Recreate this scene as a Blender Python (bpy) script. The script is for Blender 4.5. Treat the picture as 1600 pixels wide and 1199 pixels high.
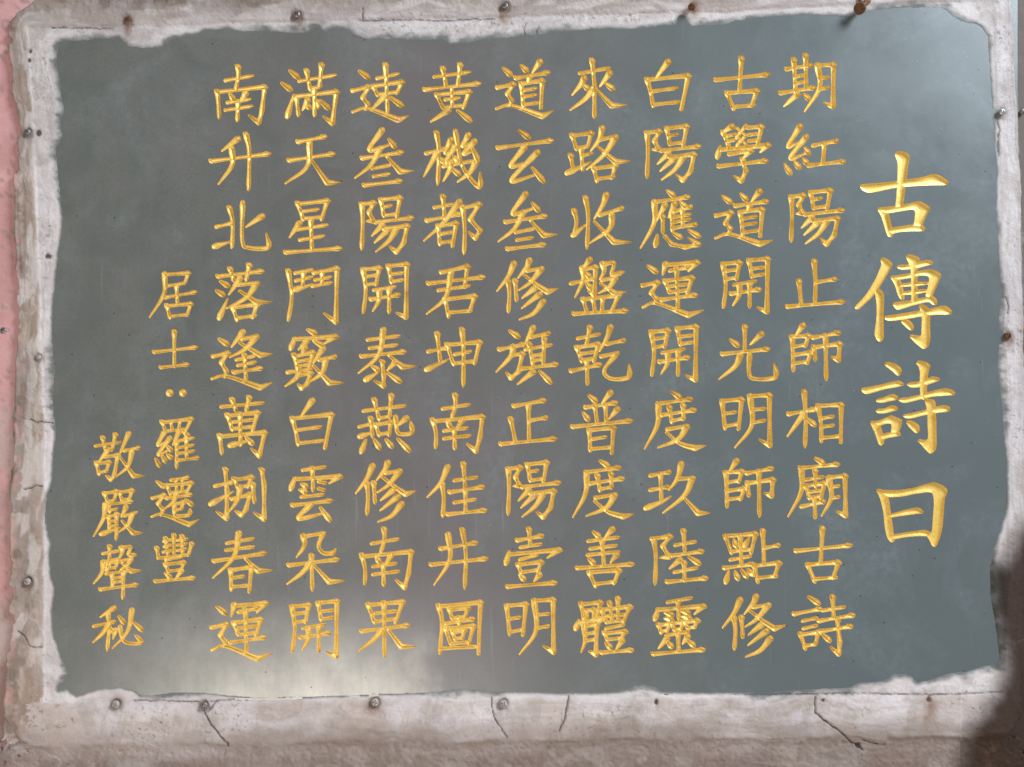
import bpy, math, random
import numpy as np

# ---------------------------------------------------------------- camera, light, exposure
S = bpy.context.scene
for o in list(bpy.data.objects): bpy.data.objects.remove(o)
COL = S.collection

# camera pose: the wall is the plane y = 0, the camera stands 1.2 m in front of it, turned ~2 degrees
FPX = 1200.0
_r1 = np.array([0.99974, -0.01338, -0.0182]); _r1 /= np.linalg.norm(_r1)
_n = np.array([0.0183, 0.0357, 0.9992]); _n -= _r1*(_n@_r1); _n /= np.linalg.norm(_n)
_r2 = np.cross(_n, _r1)
DIST = 1.2
RW = np.stack([_r1, _n, -_r2], 1)                 # world axes X (right), Y (into the wall), Z (up) seen from the camera
right, down, fwd = RW[0], RW[1], RW[2]
CAM = -fwd*DIST
from mathutils import Matrix, Vector
cam = bpy.data.cameras.new('camera'); camo = bpy.data.objects.new('camera', cam); COL.objects.link(camo)
M = Matrix(((right[0], -down[0], -fwd[0], CAM[0]), (right[1], -down[1], -fwd[1], CAM[1]), (right[2], -down[2], -fwd[2], CAM[2]), (0, 0, 0, 1)))
camo.matrix_world = M
cam.sensor_width = 36; cam.lens = 36*FPX/1600; cam.clip_start = .01; cam.clip_end = 50
S.camera = camo

def plane(px, py):
    """point of the wall plane for sheet coordinates in millimetres (x right, y down)"""
    px = np.asarray(px, float); py = np.asarray(py, float)
    a = (px-800)/FPX; b = (py-599.5)/FPX
    d = a[..., None]*right+b[..., None]*down+fwd
    t = -CAM[1]/d[..., 1]
    return CAM[0]+d[..., 0]*t, CAM[2]+d[..., 2]*t

world = bpy.data.worlds.new('World'); S.world = world; world.use_nodes = True
bg = world.node_tree.nodes['Background']
bg.inputs[0].default_value = (1.0, .95, .89, 1); bg.inputs[1].default_value = .33

def area(name, loc, target, size, power, color, sizey=None):
    l = bpy.data.lights.new(name, 'AREA'); l.energy = power; l.color = color
    l.shape = 'RECTANGLE'; l.size = size; l.size_y = sizey or size
    o = bpy.data.objects.new(name, l); COL.objects.link(o); o.location = loc
    o.rotation_euler = (Vector(target)-Vector(loc)).to_track_quat('-Z', 'Y').to_euler()
    return o
# daylight falling in from the upper right, and the sunlit floor low on the left
area('daylight_opening', (2.8, -1.9, 2.42), (0, 0, 0), 1.2, 250, (.80, .91, 1.0), 1.5)
area('sunlit_floor', (-.85, -2.2, -1.7), (-.3, 0, -.4), 1.35, 42, (1.0, .93, .88), .75)

S.view_settings.view_transform = 'Standard'; S.view_settings.look = 'None'
S.view_settings.exposure = 0; S.view_settings.gamma = 1
try: S.view_settings.use_curve_mapping = False
except Exception: pass
# ---------------------------------------------------------------- the inscription
# Brush strokes of every character, traced as chisel paths: one letter for the kind
# of stroke, then its way points.  Sheet = (left, top, scale) of the tracing paper.
SHEETS = {
 'A1': (1000, 80, 4.638), 'A2': (1000, 295, 4.638), 'A3': (1000, 505, 4.638), 'A4': (1000, 715, 4.638), 'A5': (1000, 900, 4.638),
 'B1': (655, 80, 4.638), 'B2': (655, 295, 4.638), 'B3': (655, 505, 4.638), 'B4': (655, 715, 4.638), 'B5': (655, 900, 4.638),
 'C1': (320, 90, 4.638), 'C2': (320, 295, 4.638), 'C3': (320, 505, 4.638), 'C4': (320, 715, 4.638), 'C5': (320, 900, 4.638),
 'D1': (140, 410, 5.213), 'D2': (130, 640, 5.995), 'D3': (130, 830, 5.995),
 'T1': (1320, 225, 7.055), 'T2': (1320, 385, 7.055), 'T3': (1320, 550, 7.055), 'T4': (1320, 720, 7.055),
}
# sheet, character, strokes
GLYPHS = [
('A1','白',"P 205 75 112 200;V 52 205 78 300 97 402;Z 52 208 350 178 300 422;S 90 292 268 268;S 100 388 285 368"),
('A1','古',"V 735 52 722 295;H 548 210 935 170;V 632 303 682 425;Z 632 305 845 288 810 395;S 682 404 832 392"),
('A1','期',"V 1115 62 1128 295;V 1200 30 1205 272;H 1062 132 1242 102;S 1135 185 1182 174;S 1130 236 1182 224;H 1017 305 1268 265;P 1142 312 1045 400;D 1188 312 1226 348;P 1287 102 1302 265 1195 436;K 1287 105 1402 98 1400 402 1337 376;S 1308 196 1366 190;S 1305 275 1368 266"),
('A1','紅',"F 1160 545 1075 690 1150 660;F 1205 620 1092 774 1210 738;D 1192 700 1226 745;D 1048 820 1092 892;D 1120 800 1157 848;D 1180 780 1212 815;H 1255 685 1432 650;V 1337 670 1326 815;H 1220 830 1482 800"),
('A1','陽',"N 52 592 58 720 50 922;K 45 592 142 582 105 650 137 712 90 714;V 195 560 217 680;Z 195 560 338 545 315 680;S 217 612 272 602;S 217 674 312 662;H 152 722 436 690;P 207 742 128 818;K 215 768 392 748 368 868 312 936 262 896;P 248 778 148 868;P 312 772 252 858 158 932"),
('A1','學',"P 668 545 600 588;V 603 588 648 700;S 640 614 692 602;S 645 654 692 642;S 702 562 768 618;S 768 540 704 622;S 702 622 772 682;S 768 612 704 682;Z 782 555 882 548 850 690;S 790 607 848 600;S 790 652 848 645;D 582 692 560 772;K 592 715 928 682 872 732;K 648 748 805 722 742 782;K 742 785 768 870 735 942 680 906;H 570 835 922 795"),
('A2','應',"D 198 15 246 52;H 100 98 356 60;P 105 95 102 250 5 430;P 182 118 122 232;V 166 200 166 316;P 252 108 208 208;V 230 180 236 306;D 292 96 330 134;H 250 165 372 130;V 308 150 312 278;S 245 206 362 186;S 245 242 362 222;H 240 286 408 258;D 126 338 112 416;K 182 345 230 402 330 424 425 404 350 358;D 242 322 298 356;D 352 300 430 348"),
('A2','道',"D 598 55 660 102;Z 552 196 660 172 620 250 656 290 645 325;A 548 358 652 330 870 400 960 374;D 730 38 772 82;P 868 18 808 92;H 690 125 926 92;P 797 120 778 165;V 728 172 746 335;Z 735 168 886 150 872 345;S 750 217 842 202;S 750 262 842 249;S 750 318 856 302"),
('A2','運',"D 58 560 122 606;P 185 545 165 625;K 180 552 415 535 352 598;H 218 595 352 570;V 182 668 216 755;Z 182 668 378 645 345 755;S 210 708 342 692;S 215 752 345 736;H 155 805 410 770;V 266 578 276 880;Z 20 702 128 680 82 755 120 800 110 828;A 22 858 118 830 352 916 460 880"),
('A2','開',"V 602 545 622 700 605 858;Z 600 545 722 535 700 655;S 630 596 702 586;S 630 656 702 644;V 790 520 812 642;S 812 580 896 570;S 815 634 896 620;K 790 520 925 508 920 892 850 860;S 682 696 838 670;H 660 762 872 730;P 722 698 718 772 675 846;V 795 690 795 858"),
('A2','止',"V 1262 525 1272 680 1268 830;H 1280 678 1417 655;V 1152 670 1170 845;H 1068 855 1477 820"),
('A3','光',"V 760 25 760 195;D 655 120 712 165;P 882 78 800 156;H 595 225 934 188;P 727 235 690 312 575 405;U 795 225 792 368 840 405 980 392 972 295"),
('A3','師',"P 1182 15 1130 90;V 1105 100 1112 345;Z 1095 100 1222 93 1198 165;S 1110 172 1206 156;Z 1110 232 1238 214 1212 290;S 1110 292 1217 280;H 1255 106 1446 70;V 1262 172 1272 268;K 1265 176 1448 150 1438 268 1385 244;N 1345 90 1350 416"),
('A3','度',"D 230 500 292 540;H 130 585 377 550;P 135 590 125 740 35 910;H 155 667 402 630;V 212 608 232 722;V 312 595 316 700;S 230 708 322 690;Z 200 770 345 745;P 340 750 275 842 132 902;A 192 792 290 872 400 906 475 888"),
('A3','明',"V 595 565 617 767;Z 595 565 737 553 715 767;S 615 656 692 645;S 617 748 716 730;P 798 528 810 740 690 902;K 795 530 938 522 942 888 865 843;S 815 628 906 620;S 815 722 906 705"),
('A3','相',"H 1075 660 1272 625;N 1190 495 1202 690 1196 902;P 1192 652 1070 820;D 1210 690 1268 740;V 1290 598 1312 730 1315 858;Z 1290 600 1458 592 1456 862;S 1320 690 1402 676;S 1320 752 1402 740;S 1320 832 1450 820"),
('A4','玖',"H 75 132 217 105;V 150 120 155 310;H 75 236 206 214;T 42 368 160 320 222 284;P 300 45 272 150 212 236;Z 272 156 392 150;P 380 152 322 275 168 402;A 315 285 422 404 505 402"),
('A4','廟',"D 1270 5 1330 42;H 1158 77 1442 50;P 1172 80 1168 250 1075 427;S 1205 162 1327 140;V 1270 95 1275 215;V 1203 205 1230 300;Z 1203 206 1337 188 1312 295;S 1230 250 1306 240;S 1230 292 1306 280;H 1170 356 1337 320;V 1266 290 1270 437;P 1368 145 1387 290 1318 422;K 1370 146 1486 133 1490 422 1425 390;S 1388 216 1442 205;S 1390 296 1442 285"),
('A4','陸',"N 100 590 115 720 110 922;K 85 590 217 572 165 642 212 722 145 726;S 255 636 402 610;V 315 530 325 680;H 225 712 457 680;P 292 740 215 806;D 355 720 432 772;S 250 832 412 800;V 320 760 325 895;H 195 902 487 875"),
('A4','點',"V 620 570 665 696;Z 620 570 838 553 806 688;D 680 595 697 646;D 790 588 758 642;S 665 682 806 665;V 727 565 736 780;S 655 742 802 715;H 610 802 826 773;D 642 828 622 908;D 688 825 712 882;D 735 815 777 867;D 780 810 822 852;V 890 530 900 775;H 905 657 1006 635;V 828 780 856 906;Z 830 786 1008 764 976 860;S 860 872 992 860"),
('A5','靈',"S 200 192 372 160;D 132 238 108 318;K 130 246 462 220 395 278;V 275 182 281 312;D 182 268 238 286;D 180 308 236 322;D 305 258 357 272;D 305 293 367 311;V 135 355 156 416;Z 135 356 217 350 196 396;S 156 402 200 395;V 230 345 251 395;Z 230 346 312 335 296 386;S 251 391 296 383;V 325 335 346 381;Z 325 336 417 324 396 371;S 346 379 400 370;S 190 431 352 405;V 275 415 281 546;P 196 453 135 526;D 200 480 232 517;P 346 438 310 492;D 348 470 392 507;H 95 567 467 535"),
('A5','修',"P 727 172 682 270 600 376;N 682 300 692 400 684 536;V 735 298 745 446;P 842 148 820 200 758 277;Z 825 227 938 208;P 930 212 850 310 765 368;A 800 255 900 332 975 382 1055 358;P 882 353 788 427;P 918 398 785 502;P 945 452 872 540 768 586"),
('A5','詩',"D 1220 150 1297 202;H 1115 277 1312 240;S 1180 327 1282 305;S 1185 382 1282 360;V 1163 420 1200 532;Z 1165 426 1292 410 1275 490;S 1200 507 1276 495;V 1395 150 1405 312;S 1325 252 1482 225;H 1295 327 1552 285;H 1310 402 1537 365;K 1430 318 1448 480 1440 567 1380 514;D 1320 420 1377 472"),
('B1','黃',"S 110 187 367 153;V 172 125 195 255;V 297 98 280 250;H 40 280 440 235;V 128 315 175 415;Z 130 316 362 294 322 410;S 190 352 292 340;S 180 407 312 395;S 237 272 240 402;P 212 430 85 512;D 278 430 373 507"),
('B1','道',"D 610 125 668 176;Z 567 266 682 240 640 310 672 360 660 386;A 560 417 667 395 892 472 970 433;D 740 105 782 147;P 877 75 820 156;H 700 197 942 155;P 802 185 785 226;V 740 235 755 402;Z 740 237 892 214 882 412;S 765 284 847 270;S 765 330 847 318;S 765 387 862 375"),
('B1','來',"S 1165 162 1378 123;V 1252 65 1275 275;N 1270 265 1270 487;P 1197 195 1170 245 1110 317;D 1190 243 1226 277;P 1382 158 1310 256;D 1352 235 1407 277;P 1268 272 1200 350 1095 427;A 1282 277 1395 395 1502 393"),
('B1','機',"H 50 742 182 710;N 125 590 142 720 135 972;P 130 737 35 907;D 140 770 182 807;F 230 643 190 735 245 718;F 262 688 195 802 262 776;D 252 762 280 794;F 357 608 315 687 362 668;F 402 653 325 742 398 722;D 385 700 428 798;S 175 837 397 795;U 262 580 300 790 350 895 437 985 442 880;P 407 815 365 882 280 947;P 237 815 215 872 175 942;D 235 850 292 897"),
('B1','玄',"D 725 575 797 632;H 570 702 967 648;F 762 698 665 832 800 803;F 857 733 670 938 868 888;D 820 845 903 947"),
('B1','路',"V 1108 610 1142 715;Z 1110 612 1248 595 1222 692;S 1142 702 1226 690;V 1175 710 1185 862;S 1190 757 1252 740;V 1098 755 1120 877;T 1072 884 1170 840 1245 803;P 1327 558 1305 640 1245 722;Z 1310 642 1428 618;P 1424 622 1340 750 1215 857;A 1292 690 1422 802 1527 798;V 1265 845 1290 947;Z 1265 852 1422 830 1396 920;S 1290 927 1412 910"),
('B2','都',"S 110 137 242 113;V 172 55 185 220;H 55 232 302 183;P 292 93 180 242 35 377;V 138 270 150 407;Z 140 272 268 250 242 417;S 165 327 236 315;S 155 392 242 380;N 317 130 330 300 325 477;K 310 142 434 113 370 222 442 305 408 358 360 314"),
('B2','叁',"F 772 38 680 182 857 133;D 820 103 867 162;H 625 242 922 198;P 757 170 690 290 575 382;A 805 228 902 337 1000 333;S 700 317 832 290;S 710 372 822 355;H 640 437 912 405"),
('B2','收',"V 1122 158 1140 240 1122 335;T 1115 338 1212 258;N 1205 65 1225 200 1216 437;P 1357 43 1330 120 1270 217;H 1310 192 1477 140;P 1397 190 1380 290 1240 392;A 1270 238 1412 387 1537 388"),
('B2','君',"Z 160 607 350 563 330 712;H 65 687 472 640;S 140 737 362 705;P 232 608 190 790 55 907;V 188 800 215 932;Z 190 802 402 778 367 887;S 215 897 377 885"),
('B2','盤',"P 1237 513 1185 582;P 1183 573 1190 660 1130 787;K 1185 587 1278 568 1270 772 1225 740;D 1208 608 1237 642;D 1213 683 1242 722;H 1100 687 1277 650;P 1330 543 1340 600 1310 657;U 1325 552 1412 538 1398 620 1487 603;Z 1328 662 1428 643;P 1422 645 1380 710 1303 757;A 1313 685 1422 762 1497 748;V 1188 800 1215 892;Z 1190 802 1443 773 1396 887;V 1260 798 1275 892;V 1330 790 1325 887;H 1120 907 1507 885"),
('B3','坤',"H 65 207 197 180;V 130 75 155 290;T 52 338 150 292 212 263;V 203 155 250 302;Z 205 157 438 138 402 292;S 260 227 372 205;S 255 292 402 275;N 310 45 322 200 320 462"),
('B3','旗',"D 655 55 722 102;H 580 192 767 153;P 682 168 665 240 560 352;K 680 232 748 222 722 350 667 398 630 358;P 827 33 770 147;H 808 102 942 73;S 770 192 957 158;V 798 150 825 305;V 907 113 900 295;S 825 237 892 225;S 830 272 892 260;H 735 332 1002 298;P 827 353 715 442;D 873 348 953 432"),
('B3','乾',"S 1150 112 1307 80;V 1237 30 1212 162;V 1143 175 1180 282;Z 1145 177 1298 153 1267 277;S 1175 222 1262 210;S 1180 267 1262 258;V 1215 268 1220 442;H 1100 347 1317 300;P 1387 28 1360 110 1310 202;H 1360 152 1487 125;Z 1320 242 1438 216;U 1435 220 1342 340 1390 402 1515 392 1522 302"),
('B3','南',"S 170 622 362 590;V 260 520 262 600 238 680;V 98 700 122 800 120 902;K 100 712 458 678 440 830 410 928 345 873;D 200 708 226 752;P 312 703 265 782;S 180 782 347 760;S 180 837 367 815;N 255 768 258 917"),
('B3','正',"H 685 602 912 560;V 792 590 797 852;H 800 707 922 685;V 663 693 700 867;H 590 877 992 838"),
('B3','普',"D 1230 525 1282 567;P 1387 503 1325 582;H 1205 612 1432 578;V 1273 600 1290 722;V 1350 593 1357 717;D 1188 650 1227 702;P 1437 623 1380 692;H 1110 752 1542 708;V 1233 775 1240 927;Z 1235 777 1408 758 1396 942;S 1255 842 1352 825;S 1250 912 1392 900"),
('B4','佳',"P 207 68 155 185 60 287;N 165 188 178 300 170 432;S 255 167 417 143;V 320 45 335 235;H 220 252 467 213;S 255 327 407 303;V 335 235 337 397;H 205 412 482 383"),
('B4','井',"H 155 662 417 618;H 85 777 492 733;P 210 558 222 740 110 922;N 313 523 338 700 330 952"),
('B4','壹',"H 710 602 897 568;V 795 518 806 642;S 735 652 882 628;D 652 683 628 772;K 655 702 1015 670 930 727;S 730 740 857 705;V 718 775 740 842;Z 720 777 884 758 862 822;S 740 832 862 815;D 728 850 762 887;P 872 848 833 897;H 640 937 992 908"),
('B4','善',"D 1260 538 1307 577;P 1402 518 1345 582;S 1225 607 1442 578;S 1240 662 1427 638;S 1220 707 1447 683;V 1325 600 1340 782;D 1228 733 1267 767;P 1432 703 1388 762;H 1145 802 1552 773;V 1233 833 1280 937;Z 1235 832 1448 818 1412 912;S 1285 917 1422 900"),
('B5','圖',"V 140 215 165 330 150 562;Z 142 222 444 192 430 562;S 155 527 422 513;V 218 240 240 312;Z 220 247 353 233 332 297;S 245 307 332 295;H 190 347 397 313;V 288 300 290 352;V 188 375 230 497;Z 190 382 393 363 362 487;S 230 492 362 480;V 243 405 260 462;Z 245 412 328 393 312 452;S 260 457 317 448"),
('B5','體',"V 1173 200 1195 322;Z 1175 207 1313 193 1290 312;Z 1215 252 1267 245 1265 312;S 1216 252 1218 312;D 1157 323 1133 387;K 1160 342 1335 308 1290 347;P 1195 363 1202 470 1175 552;K 1190 367 1288 353 1280 572 1230 543;S 1205 422 1272 410;S 1205 472 1272 460;V 1323 245 1360 342;Z 1325 247 1528 223 1482 332;S 1360 337 1482 322;S 1360 292 1492 280;V 1380 193 1400 327;V 1440 163 1442 322;S 1355 382 1482 355;V 1343 410 1365 467;Z 1345 417 1493 403 1467 452;S 1365 462 1472 450;D 1353 485 1387 522;P 1472 468 1428 532;H 1320 557 1547 538"),
('C1','南',"S 150 167 347 133;V 240 65 242 140 223 237;V 90 245 98 320 105 437;K 85 252 434 213 415 380 392 474 320 418;D 183 265 206 302;P 297 258 255 322;S 165 327 327 303;S 150 382 342 353;V 240 318 236 457"),
('C1','滿',"D 615 95 677 147;D 558 185 627 237;T 598 428 645 270;S 685 172 947 128;V 738 95 765 237;V 847 53 830 217;S 760 227 842 208;V 663 285 680 422;K 670 282 953 248 925 478 860 428;V 793 225 795 422;P 747 308 708 382;D 728 333 762 367;P 818 322 826 372;D 838 312 897 372"),
('C1','速',"D 1120 98 1187 147;Z 1072 242 1187 213 1145 290 1182 340 1165 372;A 1072 394 1182 370 1402 452 1477 423;S 1250 152 1402 118;V 1310 53 1325 402;V 1223 210 1255 277;Z 1225 207 1428 178 1392 257;S 1255 267 1402 250;P 1312 273 1205 382;D 1343 288 1432 352"),
('C1','升',"P 242 588 125 677;P 195 658 197 780 100 917;V 298 555 322 680 318 957;H 45 752 472 698"),
('C1','天',"H 675 612 878 573;H 610 747 937 698;P 760 618 742 790 585 912;A 770 738 887 907 985 908"),
('C2','北',"V 178 138 202 240 198 427;H 85 277 197 250;T 68 420 190 383;P 417 198 300 277;U 275 100 272 378 320 428 458 425 447 325"),
('C2','星',"V 673 105 715 227;Z 675 112 888 88 847 222;S 700 167 822 150;S 715 217 847 205;P 687 248 615 352;S 670 297 887 263;V 768 228 777 442;S 690 372 862 343;H 585 462 987 433"),
('C2','落',"H 95 637 422 598;V 183 580 210 667;V 322 553 300 662;D 113 670 172 707;D 83 738 137 772;T 105 938 165 800;P 257 648 175 767;Z 240 697 383 683;P 375 688 300 790 160 867;A 253 740 372 822 485 823;V 203 860 235 957;Z 205 862 378 838 347 932;S 240 937 367 920"),
('C2','鬥',"V 605 595 630 780 606 952;S 655 612 777 588;S 660 667 777 640;T 648 733 782 693;V 715 605 710 717;K 790 612 958 578 950 967 865 903;S 800 662 912 640;S 780 707 917 680;V 850 603 850 692"),
('C3','逢',"D 103 115 167 157;Z 60 242 167 218 120 285 157 350 145 387;A 52 404 157 385 402 467 485 433;P 277 63 195 172;Z 270 117 380 93;P 375 98 290 190 183 247;A 253 143 402 232 490 223;S 230 267 362 238;S 240 307 367 283;H 210 357 412 328;V 288 233 300 417"),
('C3','竅',"D 745 48 802 77;D 652 108 622 188;K 650 117 950 98 868 147;P 737 133 680 192;D 788 128 857 167;P 727 178 700 228;V 648 230 675 347;Z 650 242 783 213 757 332;S 680 277 752 265;S 685 312 752 300;H 600 357 772 333;P 692 348 660 400 585 457;K 690 377 768 363 742 440 702 472 675 443;P 857 183 788 287;H 828 267 947 243;P 877 263 850 360 748 432;A 788 308 902 432 1005 433"),
('C3','泰',"S 1180 122 1407 93;S 1195 182 1392 158;H 1135 242 1452 208;P 1295 48 1260 230 1115 362;A 1333 233 1432 317 1532 313;K 1285 278 1297 380 1295 457 1230 418;D 1213 313 1257 342;T 1165 412 1262 353;P 1382 283 1323 342;D 1328 363 1417 427"),
('C3','萬',"S 120 607 422 578;V 198 553 226 637;V 322 538 300 637;V 163 665 200 777;Z 165 672 383 648 347 777;S 205 717 347 700;S 200 767 347 750;V 255 658 260 887;V 108 815 125 947;K 112 822 434 793 395 963 335 908;T 182 888 332 848;D 298 828 347 877"),
('C3','燕',"S 1150 637 1452 598;V 1228 553 1265 702;V 1352 523 1340 682;S 1260 692 1347 673;V 1203 690 1216 822;S 1120 752 1207 730;T 1122 823 1217 793;V 1238 735 1265 817;Z 1240 737 1348 718 1336 812;S 1265 807 1337 795;P 1462 688 1393 747;U 1383 680 1393 780 1425 805 1500 792 1492 715;D 1167 848 1133 937;D 1228 843 1267 907;D 1313 843 1357 897;D 1398 838 1483 927"),
('C4','捌',"H 75 207 197 180;K 148 85 162 250 158 442 85 393;T 42 338 207 248;V 213 155 240 222;Z 215 162 338 143 312 212;S 245 217 312 205;K 198 302 328 268 297 380 265 417 223 388;P 257 213 235 310 173 397;V 348 193 360 327;K 412 88 430 200 430 448 358 400"),
('C4','雲',"S 710 92 872 68;D 652 148 622 232;K 655 157 978 138 903 187;V 780 78 785 242;D 700 190 738 212;D 688 233 732 252;S 825 175 877 185;S 825 225 867 237;S 700 287 857 268;H 635 347 917 313;F 767 343 680 442 867 403;D 838 363 907 457"),
('C4','春',"S 160 622 352 588;S 155 672 352 648;H 65 752 442 693;P 247 548 210 720 60 872;A 293 733 387 822 490 818;V 188 815 192 962;Z 190 817 338 793 322 972;S 205 872 282 860;S 195 937 312 928"),
('C4','朵',"P 713 568 722 640 665 722;Z 713 573 862 548;U 858 552 825 640 860 692 925 692 948 664;H 608 782 967 738;N 773 708 780 967;P 770 758 700 840 598 917;A 793 783 902 902 1012 893"),
('C5','果',"V 1183 205 1230 342;Z 1185 212 1433 188 1382 337;S 1230 272 1387 255;S 1235 332 1382 310;N 1300 193 1302 592;H 1135 402 1477 358;P 1292 388 1220 465 1120 542;A 1323 383 1422 512 1532 513"),
('D1','居',"Z 605 102 804 88 775 172;S 640 192 777 170;P 612 93 605 260 490 447;H 615 287 868 243;V 708 193 716 337;V 628 350 656 457;Z 630 357 823 338 796 432;S 656 442 802 425"),
('D1','士',"V 690 563 690 852;H 525 732 873 693;H 580 857 803 833"),
('D1','：',"O 652 1065;O 760 1065"),
('D2','羅',"V 738 115 775 212;Z 740 122 1013 88 962 197;S 775 202 967 185;S 820 115 836 192;S 907 103 895 187;F 757 218 700 332 762 308;F 812 268 705 422 815 370;D 788 343 827 387;D 678 460 717 532;D 738 430 772 492;D 788 420 827 457;P 897 213 840 332;N 875 298 875 552;D 938 213 987 247;S 900 292 1032 268;S 900 357 1032 333;S 895 412 1037 388;V 965 273 970 457;H 890 477 1077 453"),
('D2','遷',"D 688 673 757 727;Z 650 832 757 803 700 880 747 940 730 987;A 642 1004 742 985 992 1077 1082 1033;H 825 662 982 638;V 783 710 820 797;Z 785 712 1013 688 972 772;S 825 782 977 765;S 870 655 876 772;S 930 650 926 767;H 780 832 1012 798;P 872 788 840 870 758 932;D 958 843 1022 897;Z 860 887 938 870 920 922;S 860 947 932 925;U 855 890 853 972 885 996 990 986 1002 928"),
('D2','敬',"S 115 342 347 308;V 183 263 210 382;V 302 233 270 382;P 237 373 148 487;K 210 442 324 428 290 622 260 657 213 618;V 123 498 150 612;Z 125 507 243 493 217 577;S 150 592 217 575;P 427 223 340 422;H 385 387 522 358;P 457 393 420 530 313 627;A 343 443 472 622 570 623"),
('D2','嚴',"V 198 785 230 867;Z 200 787 313 768 290 847;S 225 862 292 850;V 338 775 365 852;Z 340 777 458 758 432 837;S 365 847 432 838;H 205 892 457 863;P 205 888 190 1020 98 1187;S 240 947 317 930;S 245 915 250 965;S 225 1007 338 983;V 238 1003 245 1142;V 315 978 310 1216;S 250 1052 307 1040;S 250 1097 307 1085;T 167 1168 347 1108;P 402 913 358 1007;S 388 997 502 963;P 457 983 420 1080 328 1152;A 363 1043 467 1157 557 1158"),
('D3','聲',"S 185 212 332 185;V 248 143 246 267;S 190 290 322 262;P 187 288 175 390 98 492;Z 205 305 320 285 304 345;V 212 300 225 390;S 245 305 250 350;S 220 352 310 338;P 357 153 365 200 328 267;U 353 160 444 148 425 215 502 226;Z 353 282 454 258;P 448 263 410 320 348 362;A 363 298 452 377 547 368;S 215 402 422 373;V 268 405 275 522;S 285 442 367 430;S 285 482 367 470;H 160 547 507 503;N 376 383 376 520 370 637"),
('D3','秘',"P 292 718 160 807;N 232 775 242 900 225 1122;H 100 892 297 848;P 237 878 180 960 93 1042;D 252 905 272 945;P 305 925 280 1010;D 333 798 383 863;P 458 738 415 940 275 1097;U 345 895 365 1005 420 1050 545 1045 485 972;D 473 858 553 932"),
('D3','豐',"V 688 158 706 252;S 700 254 992 222;V 1017 118 983 230;S 755 97 827 80;S 760 147 827 130;S 750 197 832 180;V 773 68 795 227;V 850 38 852 222;S 885 87 972 73;S 885 132 967 118;S 885 182 962 165;V 925 48 930 212;S 775 272 927 238;V 768 310 800 382;Z 770 312 943 293 917 367;S 800 377 922 360;D 768 393 817 437;P 922 373 868 442;H 675 472 1042 438"),
('T1','古',"G 165 470 175 445 400 430 580 408 850 370 960 335 1020 335 1085 368 1150 420 1130 458 980 455 800 465 570 482 400 520 265 545 190 510;G 555 95 600 75 690 100 722 140 700 230 685 350 670 480 655 600 640 690 555 700 570 580 580 400 585 200 555 130;G 360 705 400 700 470 740 490 790 510 880 530 960 540 1000 510 1035 465 1010 435 900 400 790 360 725;G 360 710 400 698 520 690 680 665 810 625 850 640 930 690 945 715 900 790 870 870 860 910 755 905 775 800 775 720 640 740 500 765 430 770;G 485 925 640 905 770 885 870 900 890 935 870 965 700 965 600 975 520 995 475 990"),
('T2','傳',"G 390 150 405 122 450 125 520 180 530 215 480 290 400 430 330 535 240 620 150 700 115 690 110 665 230 540 330 380 395 230 405 190;G 330 470 380 465 430 515 435 600 425 760 430 900 430 1020 400 1055 360 1045 325 980 335 900 350 800 350 640 340 560;G 565 225 590 205 700 200 850 160 920 145 975 170 975 200 850 230 800 245 620 265;G 670 115 700 85 760 95 830 130 820 200 800 280 805 500 800 600 820 645 730 645 735 500 730 280 710 200;G 500 330 530 320 600 345 625 400 650 500 660 600 620 590 585 540 550 420 505 350;G 500 330 600 315 730 295 870 260 950 250 1040 285 1070 325 1030 400 1000 470 965 560 880 560 920 440 935 330 850 320 730 350 600 370 560 375;G 595 408 940 385 940 425 595 455;G 615 500 930 465 930 510 625 545;G 525 640 545 615 700 600 850 570 960 545 1005 570 1025 625 1000 655 960 640 930 610 800 640 700 670 600 705 560 690;G 430 780 460 765 600 745 800 710 960 685 1060 655 1120 655 1190 715 1170 755 1000 755 900 765 700 800 520 825 450 815;G 810 640 870 640 930 680 940 740 940 900 945 1020 930 1090 880 1140 830 1110 760 1050 710 995 725 970 800 985 845 985 845 900 850 780 830 700;G 610 825 650 805 700 805 755 860 765 905 740 935 700 915 650 870"),
('T3','詩',"G 435 120 475 108 560 130 620 175 632 220 600 270 570 255 510 200 440 150;G 175 405 200 395 330 375 500 335 590 312 640 335 665 365 600 385 450 410 330 445 240 470 195 450;G 335 540 360 515 440 500 500 465 550 465 595 500 580 530 500 545 420 562 370 560;G 335 655 360 630 440 625 500 590 550 590 590 615 585 640 520 660 440 680 370 680;G 275 770 300 755 370 775 400 830 420 900 440 990 410 1040 370 1015 335 900 290 810;G 275 765 380 755 470 720 510 695 580 725 635 750 630 800 595 900 505 900 520 790 450 790 390 820 320 820;G 380 910 520 880 600 880 625 910 600 930 500 945 420 970 370 960;G 785 130 800 95 870 100 930 130 945 160 920 230 905 380 910 480 890 540 850 520 830 450 825 330 830 220 810 150;G 675 360 700 340 820 325 920 290 960 270 1020 275 1055 300 1030 325 920 360 830 390 730 395;G 580 535 610 510 700 500 830 470 980 425 1100 400 1170 410 1225 450 1210 480 1000 490 850 520 720 555 650 565;G 630 700 660 690 800 660 910 630 1020 600 1080 585 1140 590 1170 625 1150 660 1000 675 850 705 740 735 670 735;G 865 500 930 520 980 525 1005 560 1000 650 1010 760 1012 900 1015 1020 1000 1090 945 1130 900 1090 840 1020 795 980 815 960 870 970 920 965 915 860 910 700 900 600;G 670 770 700 750 760 765 820 810 830 860 800 905 760 880 700 820"),
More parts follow.
